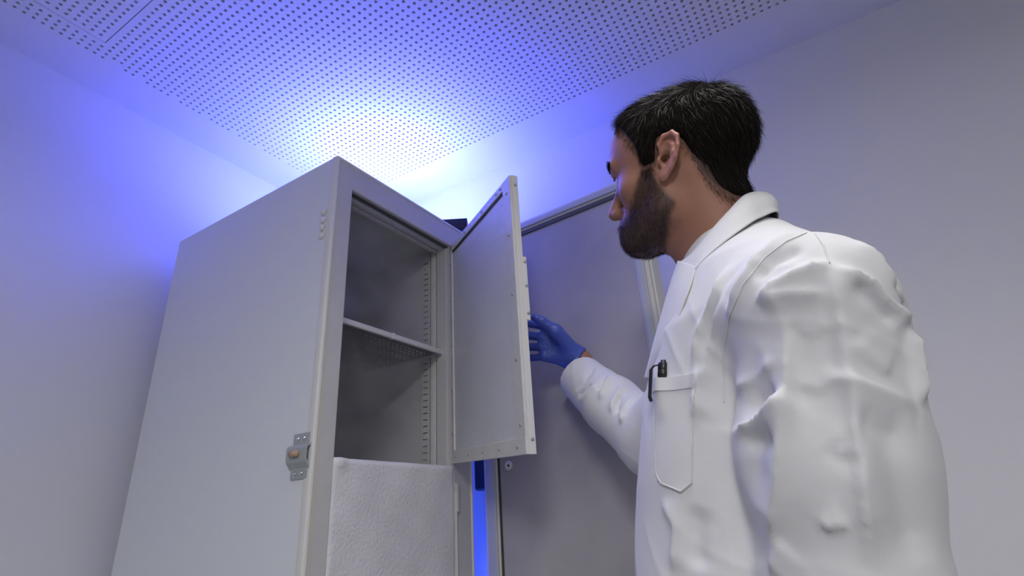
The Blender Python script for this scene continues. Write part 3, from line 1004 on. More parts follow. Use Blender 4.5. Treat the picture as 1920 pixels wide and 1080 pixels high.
def glove_sdf(P):
    d, wr = hand_r(P)
    ax = GAX
    a0 = GC - ax * 0.004
    d = smin(d, cap(P, a0, GC + ax * 0.02, 0.0325, 0.0270), 0.02)
    d = smax(d, -((P - (GC - ax * 0.006)) @ ax), 0.003)                  # cut across the wrist
    q = P - (GC - ax * 0.004); al = q @ ax; rr = np.linalg.norm(q - al[:, None] * ax, axis=1)
    ringd = np.sqrt((rr - 0.0322) ** 2 + al ** 2) - 0.0018               # rolled edge
    return smin(d, ringd, 0.002)


def arm_skin_sdf(P):
    d, _ = hand_r(P)
    d = d + 0.0022
    return smin(d, chain(P, [GC + GAX * 0.015, GC - GAX * 0.012, W_R - WDIR * 0.02, E_R], [0.0235, 0.0265, 0.030, 0.042], 0.01), 0.012)


def body_sdf(P):
    d = torso_sdf(P, -0.03)
    d = smax(d, P[:, 2] - 1.42, 0.02)
    d = smin(d, chain(P, [S_L, E_L, W_L], [0.050, 0.042, 0.028], 0.02), 0.03)
    d = smin(d, chain(P, [S_R, E_R], [0.050, 0.042], 0.02), 0.03)
    hl = W_L + np.array([-0.015, 0.01, -0.075])
    d = smin(d, cap(P, W_L, hl, 0.025, 0.03), 0.02)
    for k in range(4):
        b_ = hl + FD * (0.024 - 0.016 * k); d = smin(d, chain(P, [b_, b_ + np.array([-0.004, 0.004, -0.045]), b_ + RD * 0.02 + np.array([0, 0, -0.075])], [0.0095, 0.009, 0.0075], 0.004), 0.005)
    d = smin(d, chain(P, [W_L + FD * 0.015, W_L + FD * 0.035 + np.array([0, 0, -0.05]), W_L + FD * 0.032 + np.array([0, 0, -0.09])], [0.014, 0.011, 0.009], 0.004), 0.008)
    for sgn in (-1, 1):
        hip = TC + RD * 0.09 * sgn + np.array([0, 0, 0.90]); ank = TC + RD * 0.11 * sgn + FD * 0.0 + np.array([0, 0, 0.09])
        knee = (hip + ank) / 2 + FD * 0.03
        d = smin(d, chain(P, [hip, knee, ank], [0.085, 0.055, 0.040], 0.03), 0.04)
        d = smin(d, cap(P, ank + np.array([0, 0, -0.04]), ank + FD * 0.15 + np.array([0, 0, -0.055]), 0.032, 0.024), 0.02)
    return d


def trousers_sdf(P):
    d = None
    for sgn in (-1, 1):
        hip = TC + RD * 0.09 * sgn + np.array([0, 0, 0.90]); ank = TC + RD * 0.11 * sgn + np.array([0, 0, 0.10])
        knee = (hip + ank) / 2 + FD * 0.03
        e = chain(P, [hip, knee, ank], [0.098, 0.078, 0.068], 0.03)
        d = e if d is None else smin(d, e, 0.03)
    return smax(d, 0.065 - P[:, 2], 0.01)


def shoe_sdf(P, sgn):
    a = TC + RD * 0.11 * sgn + FD * -0.03
    d = cap(P, a + np.array([0, 0, 0.045]), a + FD * 0.19 + np.array([0, 0, 0.030]), 0.044, 0.040)
    d = smin(d, cap(P, a + FD * 0.03 + np.array([0, 0, 0.06]), a + FD * 0.03 + np.array([0, 0, 0.11]), 0.045, 0.045), 0.03)
    return smax(d, 0.002 - P[:, 2], 0.006)

# ---- materials for the man
def attr_node(nt, name):
    a = nt.nodes.new('ShaderNodeAttribute'); a.attribute_name = name; return a


M_SKIN = mat('skin', (0.37, 0.18, 0.118), 0.48, spec=0.4, bump=(700, 0.12, 4), sss=(0.12, (1.0, 0.35, 0.2), 0.006))
nt = M_SKIN.node_tree; bs = nt.nodes['Principled BSDF']
mx = nt.nodes.new('ShaderNodeMix'); mx.data_type = 'RGBA'
mx.inputs['A'].default_value = (0.37, 0.18, 0.118, 1); mx.inputs['B'].default_value = (0.028, 0.021, 0.019, 1)
tc = nt.nodes.new('ShaderNodeTexCoord'); nz = nt.nodes.new('ShaderNodeTexNoise'); nz.inputs['Scale'].default_value = 900
nt.links.new(tc.outputs['Object'], nz.inputs['Vector'])
mm = nt.nodes.new('ShaderNodeMath'); mm.operation = 'MULTIPLY_ADD'; mm.inputs[1].default_value = 0.7; mm.inputs[2].default_value = -0.35
nt.links.new(nz.outputs['Fac'], mm.inputs[0])
ad = nt.nodes.new('ShaderNodeMath'); ad.operation = 'ADD'; ad.use_clamp = True
at = attr_node(nt, 'beard')
mu = nt.nodes.new('ShaderNodeMath'); mu.operation = 'MULTIPLY'
nt.links.new(at.outputs['Fac'], mu.inputs[1]); nt.links.new(mm.outputs[0], mu.inputs[0])
nt.links.new(at.outputs['Fac'], ad.inputs[0]); nt.links.new(mu.outputs[0], ad.inputs[1])
nt.links.new(ad.outputs[0], mx.inputs['Factor'])
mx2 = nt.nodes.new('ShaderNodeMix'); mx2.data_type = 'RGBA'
at2 = attr_node(nt, 'pink_lit'); nt.links.new(at2.outputs['Fac'], mx2.inputs['Factor'])
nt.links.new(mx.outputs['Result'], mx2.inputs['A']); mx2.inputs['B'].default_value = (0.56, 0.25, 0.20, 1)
nt.links.new(mx2.outputs['Result'], bs.inputs['Base Color'])
M_HAIR = mat('dark brown hair', (0.014, 0.010, 0.008), 0.42, spec=0.16)
M_CAP = mat('dark hair mass', (0.010, 0.008, 0.007), 0.9, spec=0.05)
M_BEARD = mat('dark beard hair', (0.020, 0.014, 0.011), 0.5, spec=0.3)
M_COAT = mat('white cotton twill', (0.71, 0.71, 0.715), 0.9, spec=0.1, sheen=0.15, bump=(55, 0.10, 4))
M_STITCH = mat('white stitched hem', (0.78, 0.78, 0.78), 0.9, spec=0.1)
M_GLOVE = mat('blue nitrile glove', (0.062, 0.105, 0.46), 0.36, spec=0.55, bump=(95, 0.6, 5))
M_TROUSER = mat('dark trousers', (0.03, 0.032, 0.04), 0.9)
M_SHOE = mat('black leather shoe', (0.015, 0.014, 0.013), 0.4)
M_EYE = mat('eye', (0.75, 0.73, 0.7), 0.15)
M_EYE_D = mat('brown iris', (0.03, 0.018, 0.012), 0.1)

# ---- head mesh
hv, hq = surface_nets(head_sdf, (-0.105, -0.20, -0.27), (0.105, 0.15, 0.15), 0.0021, 1.4)
hv = relax(hv, hq, 1, 0.4)
ZL = np.array([(-0.13, -0.080), (-0.085, -0.076), (-0.068, -0.060), (-0.055, -0.038), (-0.046, -0.008), (-0.040, 0.012), (-0.030, 0.027), (-0.004, 0.029), (0.002, 0.018), (0.007, -0.004), (0.027, -0.006), (0.033, 0.034), (0.044, 0.052), (0.056, 0.072), (0.072, 0.092), (0.082, 0.105), (0.13, 0.15)])


def hair_mask(h):
    dz = h[:, 2] - np.interp(h[:, 1], ZL[:, 0], ZL[:, 1])
    return dz


def sstep(x, a, b):
    t = np.clip((x - a) / (b - a), 0, 1); return t * t * (3 - 2 * t)


# beard weight: sideburn, cheek, jaw, chin, moustache
BT = np.array([(-0.03, -0.2), (-0.022, -0.070), (-0.012, -0.046), (0.000, -0.026), (0.010, -0.008), (0.014, 0.02), (0.030, 0.016), (0.040, -0.006), (0.052, -0.024), (0.068, -0.036), (0.082, -0.042), (0.12, -0.043)])


def beard_w(h):
    top = np.interp(h[:, 1], BT[:, 0], BT[:, 1])
    w = sstep(top - h[:, 2], -0.004, 0.022)
    low = -0.118 + 0.0 * h[:, 1] + np.clip(0.03 - h[:, 1], 0, 1) * 1.1          # under the jaw
    w = w * sstep(h[:, 2] - low, -0.010, 0.012)
    back = np.interp(h[:, 2], [-0.12, -0.095, -0.07, -0.05, -0.02, 0.02], [0.035, 0.012, -0.012, -0.018, 0.000, 0.012])                        # back edge along the jaw
    w = w * sstep(h[:, 1] - back + 0.004, -0.012, 0.010)
    lips = np.exp(-((h[:, 2] + 0.070) / 0.008) ** 4 - (h[:, 0] / 0.024) ** 4) * (h[:, 1] > 0.088)
    nose = np.exp(-((h[:, 2] + 0.028) / 0.021) ** 4 - (h[:, 0] / 0.024) ** 4) * (h[:, 1] > 0.098)
    return np.clip(w - lips - nose, 0, 1)


bw = beard_w(hv)
hm = hair_mask(hv)
beard_attr = np.maximum(bw ** 1.9 * 0.80, sstep(hm, -0.004, 0.014) * (np.abs(hv[:, 0]) < 0.0795) * 0.85)
ax_ = np.abs(hv[:, 0])
brow_w = np.exp(-((hv[:, 2] - 0.036 + 0.15 * (ax_ - 0.03) * (ax_ > 0.03)) / 0.0055) ** 4) * (ax_ > 0.008) * (ax_ < 0.052) * (hv[:, 1] > 0.06)
beard_attr = np.maximum(beard_attr, brow_w * 0.9)
pink_lit = np.exp(-((hv[:, 2] + 0.070) / 0.009) ** 4 - (hv[:, 0] / 0.024) ** 4) * (hv[:, 1] > 0.090)
pink_lit = np.maximum(pink_lit, sstep(ax_, 0.078, 0.086) * 0.55)  # ears made paler: key light on them is put into the skin colour

# ---- rest of the body (coarser), joined into one figure
gv, gq = surface_nets(body_sdf, (-0.2, 0.25, 0.0), (0.85, 1.35, 1.46), 0.009, 1.6)
sv_, sq = surface_nets(arm_skin_sdf, (0.0, 1.0, 1.15), (0.40, 1.48, 1.68), 0.003, 1.3)
Lh = from_head(hv)
allV = np.concatenate([Lh, gv, sv_]); n1, n2 = len(Lh), len(Lh) + len(gv)
allQ = np.concatenate([hq, gq + n1, sq + n2])
zero = np.zeros(len(allV) - n1)
person = np_mesh('person', to_world(allV), allQ, M_SKIN, None, {'beard': np.concatenate([beard_attr, zero]), 'pink_lit': np.concatenate([pink_lit, zero])})
tag(person, 'man in a white lab coat and blue glove reaching to the open inner door', 'person')


# ---- strands as thin tapering ribbons
def strands(roots, dirs, bend, length, width, seg=3):
    n = len(roots)
    ref = rng.normal(size=(n, 3)); side = np.cross(dirs, ref); side /= np.linalg.norm(side, axis=1)[:, None]
    V = np.zeros((n, (seg + 1) * 2, 3)); p = roots.copy(); d = dirs.copy()
    for k in range(seg + 1):
        w = width * (1 - 0.85 * k / seg)
        V[:, 2 * k] = p - side * w[:, None] / 2; V[:, 2 * k + 1] = p + side * w[:, None] / 2
        d = d + bend * (0.6 / seg); d /= np.linalg.norm(d, axis=1)[:, None]
        p = p + d * (length / seg)[:, None]
    Qs = np.array([[2 * k, 2 * k + 1, 2 * k + 3, 2 * k + 2] for k in range(seg)])
    Q = (np.arange(n)[:, None, None] * (seg + 1) * 2 + Qs[None]).reshape(-1, 4)
    return V.reshape(-1, 3), Q


def scatter(V, Q, wgt, n):
    """random points on quads with probability by weight and area; returns quad index and position"""
    A_ = np.linalg.norm(np.cross(V[Q[:, 2]] - V[Q[:, 0]], V[Q[:, 3]] - V[Q[:, 1]]), axis=1)
    p = A_ * wgt[Q].mean(1); p /= p.sum()
    k = rng.choice(len(Q), n, p=p)
    a, b = rng.random((2, n, 1))
    pos = (1 - a) * ((1 - b) * V[Q[k, 0]] + b * V[Q[k, 1]]) + a * ((1 - b) * V[Q[k, 3]] + b * V[Q[k, 2]])
    return k, pos


def skull_sdf(h):
    d = ell(h, (0, -0.008, 0.042), (0.0755, 0.104, 0.080))
    d = smin(d, ell(h, (0, 0.040, 0.048), (0.064, 0.062, 0.066)), 0.03)
    d = smin(d, ell(h, (0, 0.036, -0.030), (0.062, 0.055, 0.074)), 0.03)
    d = smin(d, cap(h * np.array([1, 1, 1]), (0, -0.030, -0.01), NB, 0.053, 0.064), 0.025)
    m = np.stack([np.abs(h[:, 0]), h[:, 1], h[:, 2]], 1)
    return smin(d, cap(m, (0.054, 0.000, -0.020), (0.053, 0.006, -0.060), 0.018, 0.017), 0.025)


def hair_sdf(h):
    dz = hair_mask(h)
    full = 0.0040 + 0.0035 * sstep(h[:, 2], 0.02, 0.11) + 0.005 * sstep(-h[:, 1], 0.0, 0.09) * sstep(h[:, 2], -0.02, 0.03)
    th = -0.004 + (full + 0.004) * sstep(dz, -0.002, 0.024)
    return skull_sdf(h) - th


cv, cq = surface_nets(hair_sdf, (-0.11, -0.14, -0.10), (0.11, 0.13, 0.16), 0.004, 1.6)
outside = skull_sdf(cv) > -0.003
cq = cq[outside[cq].all(1) & (hair_mask(cv) > -0.008)[cq].all(1)]
cn = vnormals(cv, cq)
wh = (hair_mask(cv) > -0.001) * (skull_sdf(cv) > -0.001)
k, pos = scatter(cv, cq, wh.astype(float), 26000)
nrm = cn[cq[k, 0]]
top = sstep(pos[:, 2], 0.075, 0.115)
sx_ = np.sign(pos[:, 0])
flow_top = np.stack([0.15 * pos[:, 0] / 0.06, np.ones(len(pos)), np.zeros(len(pos))], 1)
flow_side = np.stack([np.zeros(len(pos)), 0.25 - 0.55 * sstep(-pos[:, 1], -0.03, 0.06), -np.ones(len(pos))], 1)
back_down = sstep(-pos[:, 1], 0.04, 0.09)
fl = flow_top * top[:, None] * (1 - back_down)[:, None] + flow_side * (1 - top * (1 - back_down))[:, None]
fl = fl - nrm * (fl * nrm).sum(1)[:, None]; fl /= np.maximum(np.linalg.norm(fl, axis=1), 1e-6)[:, None]
jit = rng.normal(size=fl.shape) * 0.16
dirs = fl * 0.9 + nrm * (0.24 + 0.20 * rng.random(len(pos)))[:, None] + jit; dirs /= np.linalg.norm(dirs, axis=1)[:, None]
dzr = hair_mask(pos)
ln = (0.008 + 0.012 * sstep(dzr, 0.0, 0.05) + 0.008 * top) * (0.7 + 0.6 * rng.random(len(pos)))
sV, sQ = strands(pos - nrm * 0.002, dirs, -nrm * 0.75, ln, np.full(len(pos), 0.00062), 3)
_hn = vnormals(hv, hq)                                   # short fuzz along the hairline
_dz = hair_mask(hv)
wf = np.exp(-(np.clip(-_dz, 0, 1) / 0.006) ** 1.5) * (_dz < 0.008) * (np.abs(hv[:, 0]) < 0.0785) * (hv[:, 2] > -0.1)
k, pf = scatter(hv, hq, wf, 5200)
nf = _hn[hq[k, 0]]
ff = np.stack([0 * pf[:, 0], 0.15 - 0.5 * sstep(-pf[:, 1], -0.03, 0.06) + 0 * pf[:, 1], -np.ones(len(pf))], 1)
ff -= nf * (ff * nf).sum(1)[:, None]; ff /= np.maximum(np.linalg.norm(ff, axis=1), 1e-6)[:, None]
df = ff * 0.85 + nf * 0.3 + rng.normal(size=ff.shape) * 0.2; df /= np.linalg.norm(df, axis=1)[:, None]
fV, fQ = strands(pf - nf * 0.0005, df, -nf * 0.4, 0.005 + 0.006 * rng.random(len(pf)), np.full(len(pf), 0.0004), 2)
hairV = np.concatenate([cv, sV, fV]); hairQ = np.concatenate([cq, sQ + len(cv), fQ + len(cv) + len(sV)])
_h = np_mesh('hair', to_world(from_head(hairV)), hairQ, [M_HAIR, M_CAP], person)
_mi = np.zeros(len(_h.data.polygons), np.int32); _mi[:len(cq)] = 1; _h.data.polygons.foreach_set('material_index', _mi)

# beard and brows
hn = vnormals(hv, hq)
k, pos = scatter(hv, hq, bw ** 2.2 * (np.abs(hv[:, 0]) < 0.076), 13000)
nrm = hn[hq[k, 0]]
fl = np.stack([np.zeros(len(pos)), 0.1 + 0 * pos[:, 1], -np.ones(len(pos))], 1)
fl -= nrm * (fl * nrm).sum(1)[:, None]; fl /= np.maximum(np.linalg.norm(fl, axis=1), 1e-6)[:, None]
dirs = fl * 0.8 + nrm * 0.45 + rng.normal(size=fl.shape) * 0.22; dirs /= np.linalg.norm(dirs, axis=1)[:, None]
bV, bQ = strands(pos - nrm * 0.0006, dirs, fl * 0.4, 0.0035 + 0.0035 * rng.random(len(pos)) + 0.002 * (pos[:, 1] > 0.05), np.full(len(pos), 0.00034), 2)
np_mesh('beard', to_world(from_head(bV)), bQ, M_BEARD, person)
k, pos = scatter(hv, hq, brow_w, 1300)
nrm = hn[hq[k, 0]]
fl = np.stack([np.sign(pos[:, 0]), -0.2 + 0 * pos[:, 0], 0.25 + 0 * pos[:, 0]], 1)
dirs = fl * 0.8 + nrm * 0.35 + rng.normal(size=fl.shape) * 0.15; dirs /= np.linalg.norm(dirs, axis=1)[:, None]
bV, bQ = strands(pos - nrm * 0.0005, dirs, -nrm * 0.3, 0.006 + 0.004 * rng.random(len(pos)), np.full(len(pos), 0.0005), 2)
np_mesh('eyebrow', to_world(from_head(bV)), bQ, M_HAIR, person)
# eyes: a slit of eyeball and a row of lashes between the lids
for sgn in (-1, 1):
    bm = bmesh.new(); bmesh.ops.create_uvsphere(bm, u_segments=24, v_segments=16, radius=0.0122)
    o = bm_obj('eyeball', bm, M_EYE, person, True)
    o.location = to_world(from_head(np.array([[sgn * 0.032, 0.0795, 0.0095]])))[0]
    n = 90
    t_ = rng.random(n); rt = np.stack([sgn * (0.022 + 0.022 * t_), 0.0915 - 0.010 * (t_ - 0.3) ** 2 * 2 - 0.006 * t_, 0.0150 - 0.003 * t_], 1)
    dr = np.stack([sgn * (0.1 + 0.5 * t_), np.ones(n), 0.05 - 0.35 * rng.random(n)], 1); dr /= np.linalg.norm(dr, axis=1)[:, None]
    lV, lQ = strands(rt, dr, np.tile([0, 0, 0.5], (n, 1)), np.full(n, 0.008), np.full(n, 0.0005), 2)
    np_mesh('eyelashes', to_world(from_head(lV)), lQ, M_HAIR, person)

# ---- lab coat
from mathutils.bvhtree import BVHTree
gcv, gcq = surface_nets(lambda P: smax(coat_sdf(P), -cap(P, W_R - WDIR * 0.045, W_R + WDIR * 0.03, 0.047, 0.051), 0.004), (-0.15, 0.2, 0.48), (0.85, 1.45, 1.62), 0.0040, 1.6)
gcv = relax(gcv, gcq, 2, 0.5)


def make_bvh(V, Q):
    return BVHTree.FromPolygons([tuple(v) for v in to_world(V)], [tuple(int(i) for i in q) for q in Q])


bvh = make_bvh(gcv, gcq)


def cast(px, py, tree=None):
    d = Vector(ray(px, py)).normalized()
    h = (tree or bvh).ray_cast(Vector((0, 0, HC)), d)
    return (np.array(h[0]), np.array(h[1])) if h[0] is not None else (None, None)


def z5(*pts): return [(1160 + x / 1.5, 360 + y / 1.5) for x, y in pts]
def z4(*pts): return [(940 + x / 4.153, 540 + y / 4.153) for x, y in pts]


FOLDS = [   # polyline in the picture, height (m, negative = hollow), width (m), gentle side
    (z5((590, 195), (605, 300), (628, 470), (655, 640), (676, 800), (690, 960), (700, 1080)), 0.0085, 0.010, 1),      # pressed sleeve crease
    (z5((455, 330), (478, 420), (485, 520), (470, 700), (458, 860), (440, 1000), (430, 1070)), 0.0090, 0.012, -1),
    (z5((400, 420), (385, 540), (395, 760), (420, 900)), -0.0060, 0.022),
    (z5((760, 640), (790, 800), (830, 960), (860, 1060)), -0.0060, 0.022),
    (z5((322, 672), (345, 668), (395, 640), (450, 600), (478, 555)), 0.0110, 0.008, -1),
    (z5((345, 600), (400, 590), (450, 545)), -0.0050, 0.012),
    (z5((330, 560), (390, 520), (450, 470)), 0.0045, 0.008, 1),
    (z5((345, 700), (400, 700), (455, 690)), -0.0055, 0.013),
    (z5((590, 205), (520, 225), (440, 260), (385, 312)), 0.0085, 0.008, 1),
    (z5((590, 285), (510, 283), (450, 290), (400, 310)), 0.0050, 0.006, 1),
    (z5((545, 120), (460, 145), (395, 190), (340, 270), (310, 360)), 0.0075, 0.009, 1),
    (z5((520, 160), (440, 195), (380, 250)), -0.0055, 0.011),
    (z5((600, 215), (690, 262), (760, 330), (820, 395), (852, 412)), 0.0110, 0.008, -1),
    (z5((640, 260), (710, 310), (770, 380)), -0.0060, 0.010),
    (z5((640, 130), (720, 200), (790, 290), (845, 380)), 0.0075, 0.008, -1),
    (z5((760, 250), (800, 320), (840, 390)), -0.0060, 0.008),
    (z5((796, 380), (803, 430), (818, 510), (836, 604)), 0.0100, 0.008, 1),
    (z5((822, 420), (835, 490), (845, 560)), -0.0120, 0.009),
    (z5((560, 500), (650, 530), (740, 560), (835, 602)), 0.0060, 0.010, -1),
    (z5((640, 420), (690, 470), (760, 520)), 0.0045, 0.010, 1),
    (z5((660, 640), (740, 665), (820, 670)), -0.0050, 0.018),
    (z5((310, 200), (275, 290), (225, 400), (208, 500)), 0.0065, 0.009, 1),
    (z5((300, 290), (280, 380), (250, 470), (225, 560)), 0.0050, 0.008, 1),
    (z5((345, 190), (300, 260), (260, 360), (240, 470)), -0.0040, 0.012),
    (z5((215, 480), (225, 560), (215, 640)), 0.0050, 0.007, 1),
    (z5((120, 860), (160, 940), (150, 1070)), 0.0045, 0.014, 1),
    (z5((230, 880), (215, 960), (225, 1070)), -0.0045, 0.016),
    (z5((600, 700), (640, 740), (690, 750)), -0.0028, 0.014),
    (z5((600, 730), (640, 735), (670, 725)), 0.0030, 0.006, 1),
    (z5((560, 920), (600, 942), (650, 930)), 0.0045, 0.008, 1),
    (z5((500, 540), (560, 555), (640, 520)), 0.0025, 0.006, 1),
    (z5((500, 380), (540, 400), (600, 380)), 0.0022, 0.007, 1),
    (z5((470, 980), (450, 1020), (430, 1075)), 0.0050, 0.009, 1),
    # reaching sleeve
    (z4((860, 660), (815, 730), (790, 800), (770, 880)), 0.0060, 0.008),
    (z4((820, 690), (780, 740), (750, 800)), -0.0055, 0.007),
    (z4((960, 740), (900, 830), (870, 900), (860, 980)), 0.0065, 0.009),
    (z4((1020, 850), (990, 900), (950, 980), (940, 1060)), 0.0075, 0.008),
    (z4((930, 830), (900, 900), (900, 980)), -0.0060, 0.008),
    (z4((760, 755), (700, 790), (640, 870), (620, 885)), 0.0050, 0.008),
    (z4((700, 740), (650, 790), (600, 850)), -0.0050, 0.008),
    (z4((720, 560), (700, 640), (640, 740), (570, 800)), -0.0035, 0.010),
]


def lerp_line(pts, step=8):
    out = []
    for (a, b), (c, d) in zip(pts[:-1], pts[1:]):
        n = max(1, int(math.hypot(c - a, d - b) / step))
        out += [(a + (c - a) * i / n, b + (d - b) * i / n) for i in range(n)]
    return out + [pts[-1]]


cn_ = vnormals(gcv, gcq)
Wc = to_world(gcv); cnW = vnormals(Wc, gcq); disp = np.zeros(len(gcv))
for pts, amp, wid, *gs in FOLDS:
    gs = gs[0] if gs else 0
    wid = wid * 0.8
    hits = [cast(*p)[0] for p in lerp_line(pts)]
    hits = [h for h in hits if h is not None]
    if len(hits) < 3:
        continue
    hits = np.array(hits); n = len(hits)
    lo, hi = hits.min(0) - 5 * wid, hits.max(0) + 5 * wid
    ix = np.nonzero(((Wc > lo) & (Wc < hi)).all(1))[0]
    if len(ix) == 0:
        continue
    best = np.full(len(ix), 9.0); tt = np.zeros(len(ix)); sd = np.zeros(len(ix))
    for i in range(n - 1):
        a, ab = hits[i], hits[i + 1] - hits[i]
        if np.linalg.norm(ab) > 0.05 or np.linalg.norm(ab) < 1e-6: continue
        t = np.clip(((Wc[ix] - a) @ ab) / (ab @ ab), 0, 1)
        dd_ = np.linalg.norm(Wc[ix] - a - t[:, None] * ab, axis=1)
        m = dd_ < best; best[m] = dd_[m]; tt[m] = (i + t[m]) / (n - 1)
        cr3 = (np.cross(ab / np.linalg.norm(ab), Wc[ix] - a) * cnW[ix]).sum(1); sd[m] = cr3[m]
    taper = np.clip(np.sin(np.pi * np.clip(tt, 0.02, 0.98)) * 1.7, 0, 1)
    x = best / (wid * np.where(gs == 0, 1.0, np.where(sd * gs > 0, 2.2, 0.5)))
    prof = np.where(amp > 0, np.exp(-np.abs(x) ** 1.15), np.exp(-x ** 2))
    disp[ix] += 1.35 * amp * prof * taper
# loose cloth waviness everywhere
q = gcv
wav = 0.0014 * np.sin(23 * q[:, 0] + 14 * q[:, 2] + 2 * np.sin(19 * q[:, 1])) + 0.0010 * np.sin(37 * q[:, 2] - 21 * q[:, 1] + 3 * np.sin(11 * q[:, 0]))
rid = 1 - np.abs(np.sin(44 * q[:, 2] + 30 * q[:, 0] - 18 * q[:, 1] + 2.2 * np.sin(17 * q[:, 1] + 9 * q[:, 2])))
wav = wav + 0.0016 * rid ** 3 * (0.5 + 0.5 * np.sin(13 * q[:, 0] + 21 * q[:, 2] + 5 * q[:, 1]))
gcv2 = gcv + cn_ * (disp + wav)[:, None]
gcv2 = relax(gcv2, gcq, 1, 0.2)
coat = np_mesh('lab_coat', to_world(gcv2), gcq, M_COAT, person)
bvh2 = make_bvh(gcv2, gcq)


def cloth_patch(name, grid, lift, m, parent, thick=0.002):
    """grid of picture points [row][col] laid on the coat as a thin sheet with edges"""
    R_, C_ = len(grid), len(grid[0]); top_, bot = [], []
    for r_ in grid:
        for (px, py) in r_:
            h, n_ = cast(px, py, bvh2)
            if h is None:
                h, n_ = top_[-1] if top_ else np.zeros(3), np.array([0, 0, 1.])
            if np.dot(n_, h - np.array([0, 0, HC])) > 0: n_ = -n_
            top_.append(h + n_ * lift(px, py)); bot.append(h - n_ * 0.004)
    V = np.array(top_ + bot); N_ = R_ * C_
    Q = []
    for i in range(R_ - 1):
        for j in range(C_ - 1):
            a = i * C_ + j; Q.append((a, a + 1, a + C_ + 1, a + C_)); Q.append((a + N_, a + C_ + N_, a + C_ + 1 + N_, a + 1 + N_))
    ed = [i for i in range(C_)] + [i * C_ + C_ - 1 for i in range(1, R_)] + [(R_ - 1) * C_ + i for i in range(C_ - 2, -1, -1)] + [i * C_ for i in range(R_ - 2, 0, -1)]
    ex = []
    for a, b in zip(ed, ed[1:] + ed[:1]):
        q0_ = len(V) + len(ex); ex += [V[a], V[a + N_], V[b + N_], V[b]]; Q.append((q0_, q0_ + 1, q0_ + 2, q0_ + 3))
    V = np.concatenate([V, np.array(ex)])
    return np_mesh(name, V, np.array(Q), m, parent)


def quad_grid(tl, tr, br, bl, nr, nc):
    g_ = []
    for i in range(nr + 1):
        v = i / nr; row = []
        for j in range(nc + 1):
            u = j / nc
            x = (1 - v) * ((1 - u) * tl[0] + u * tr[0]) + v * ((1 - u) * bl[0] + u * br[0])
            y = (1 - v) * ((1 - u) * tl[1] + u * tr[1]) + v * ((1 - u) * bl[1] + u * br[1])
            row.append((x, y))
        g_.append(row)
    return g_


# chest pocket with a pointed foot and a hem
gr = quad_grid((1229, 714), (1303, 702), (1299, 907), (1234, 900), 26, 12)
for i, row in enumerate(gr):
    if i >= 22:
        w_ = (i - 22) / 4
        gr[i] = [(x, y + w_ * 20 * (1 - abs(j / 12 - 0.68) / (0.68 if j / 12 < 0.68 else 0.32))) for j, (x, y) in enumerate(row)]
pen_lift = lambda px, py: 0.006 * math.exp(-((px - 1243) / 13) ** 2) * max(0.0, 1 - max(0, py - 735) / 60)
pocket = cloth_patch('chest_pocket', gr, lambda px, py: 0.0022 + pen_lift(px, py), M_COAT, coat)
cloth_patch('pocket_hem', quad_grid((1229, 714), (1303, 702), (1303, 727), (1229.5, 738), 3, 12), lambda px, py: 0.0034 + pen_lift(px, py), M_COAT, coat)


def ribbon(name, A_, B_, m, parent, bulge=0.0, nU=40, nV=8, thick=0.003, stand=0.0):
    """sheet between two 3-D lines (level frame) with thickness; stand adds a turned-down inner leaf on the A side"""
    def resample(P, n):
        P = np.array(P); out = []
        for t in np.linspace(0, len(P) - 1, n):
            i = min(int(t), len(P) - 2); f = t - i
            p0, p1, p2, p3 = P[max(i - 1, 0)], P[i], P[i + 1], P[min(i + 2, len(P) - 1)]
            out.append(0.5 * ((2 * p1) + (-p0 + p2) * f + (2 * p0 - 5 * p1 + 4 * p2 - p3) * f * f + (-p0 + 3 * p1 - 3 * p2 + p3) * f ** 3))
        return np.array(out)
    a, b = resample(A_, nU), resample(B_, nU)
    rows = []
    tang = np.gradient(a, axis=0); nr = np.cross(tang, b - a); nr /= np.linalg.norm(nr, axis=1)[:, None]
    cen = TC + np.array([0, 0, 1.3])
    sg_ = np.sign(((a - cen) * nr * np.array([1, 1, 0.2])).sum(1).mean()); nr = nr * sg_
    if stand > 0:
        for k_ in (1.0, 0.5, 0.15):
            rows.append(a - np.array([0, 0, stand]) * k_ - nr * 0.003)
    for v in np.linspace(0, 1, nV + 1):
        rows.append(a + (b - a) * v + nr * bulge * math.sin(math.pi * min(1, v * 1.15)) ** 0.8 if 0 < v < 0.87 else a + (b - a) * v)
    G = np.array(rows); R_, C_ = G.shape[:2]
    V = G.reshape(-1, 3)
    Q = np.array([(i * C_ + j, i * C_ + j + 1, (i + 1) * C_ + j + 1, (i + 1) * C_ + j) for i in range(R_ - 1) for j in range(C_ - 1)])
    o = np_mesh(name, to_world(V), Q, m, parent)
    md = o.modifiers.new('thickness', 'SOLIDIFY'); md.thickness = thick; md.offset = 0
    md = o.modifiers.new('round', 'SUBSURF'); md.levels = 1; md.render_levels = 1
    return o


# collar: fold line at the neck and outer edge, left side from the picture and mirrored to the other side
CB = [lv(1275, 493, 0.790), lv(1300, 477, 0.746), lv(1330, 438, 0.733), lv(1368, 394, 0.735), lv(1400, 363, 0.755), lv(1436, 366, 0.785)]
CC = [lv(1304, 506, 0.680), lv(1324, 483, 0.674), lv(1354, 457, 0.671), lv(1391, 430, 0.676), lv(1426, 409, 0.697), lv(1461, 403, 0.742)]


def mirror(p): return p - 2 * ((p - TC) @ RD) * RD


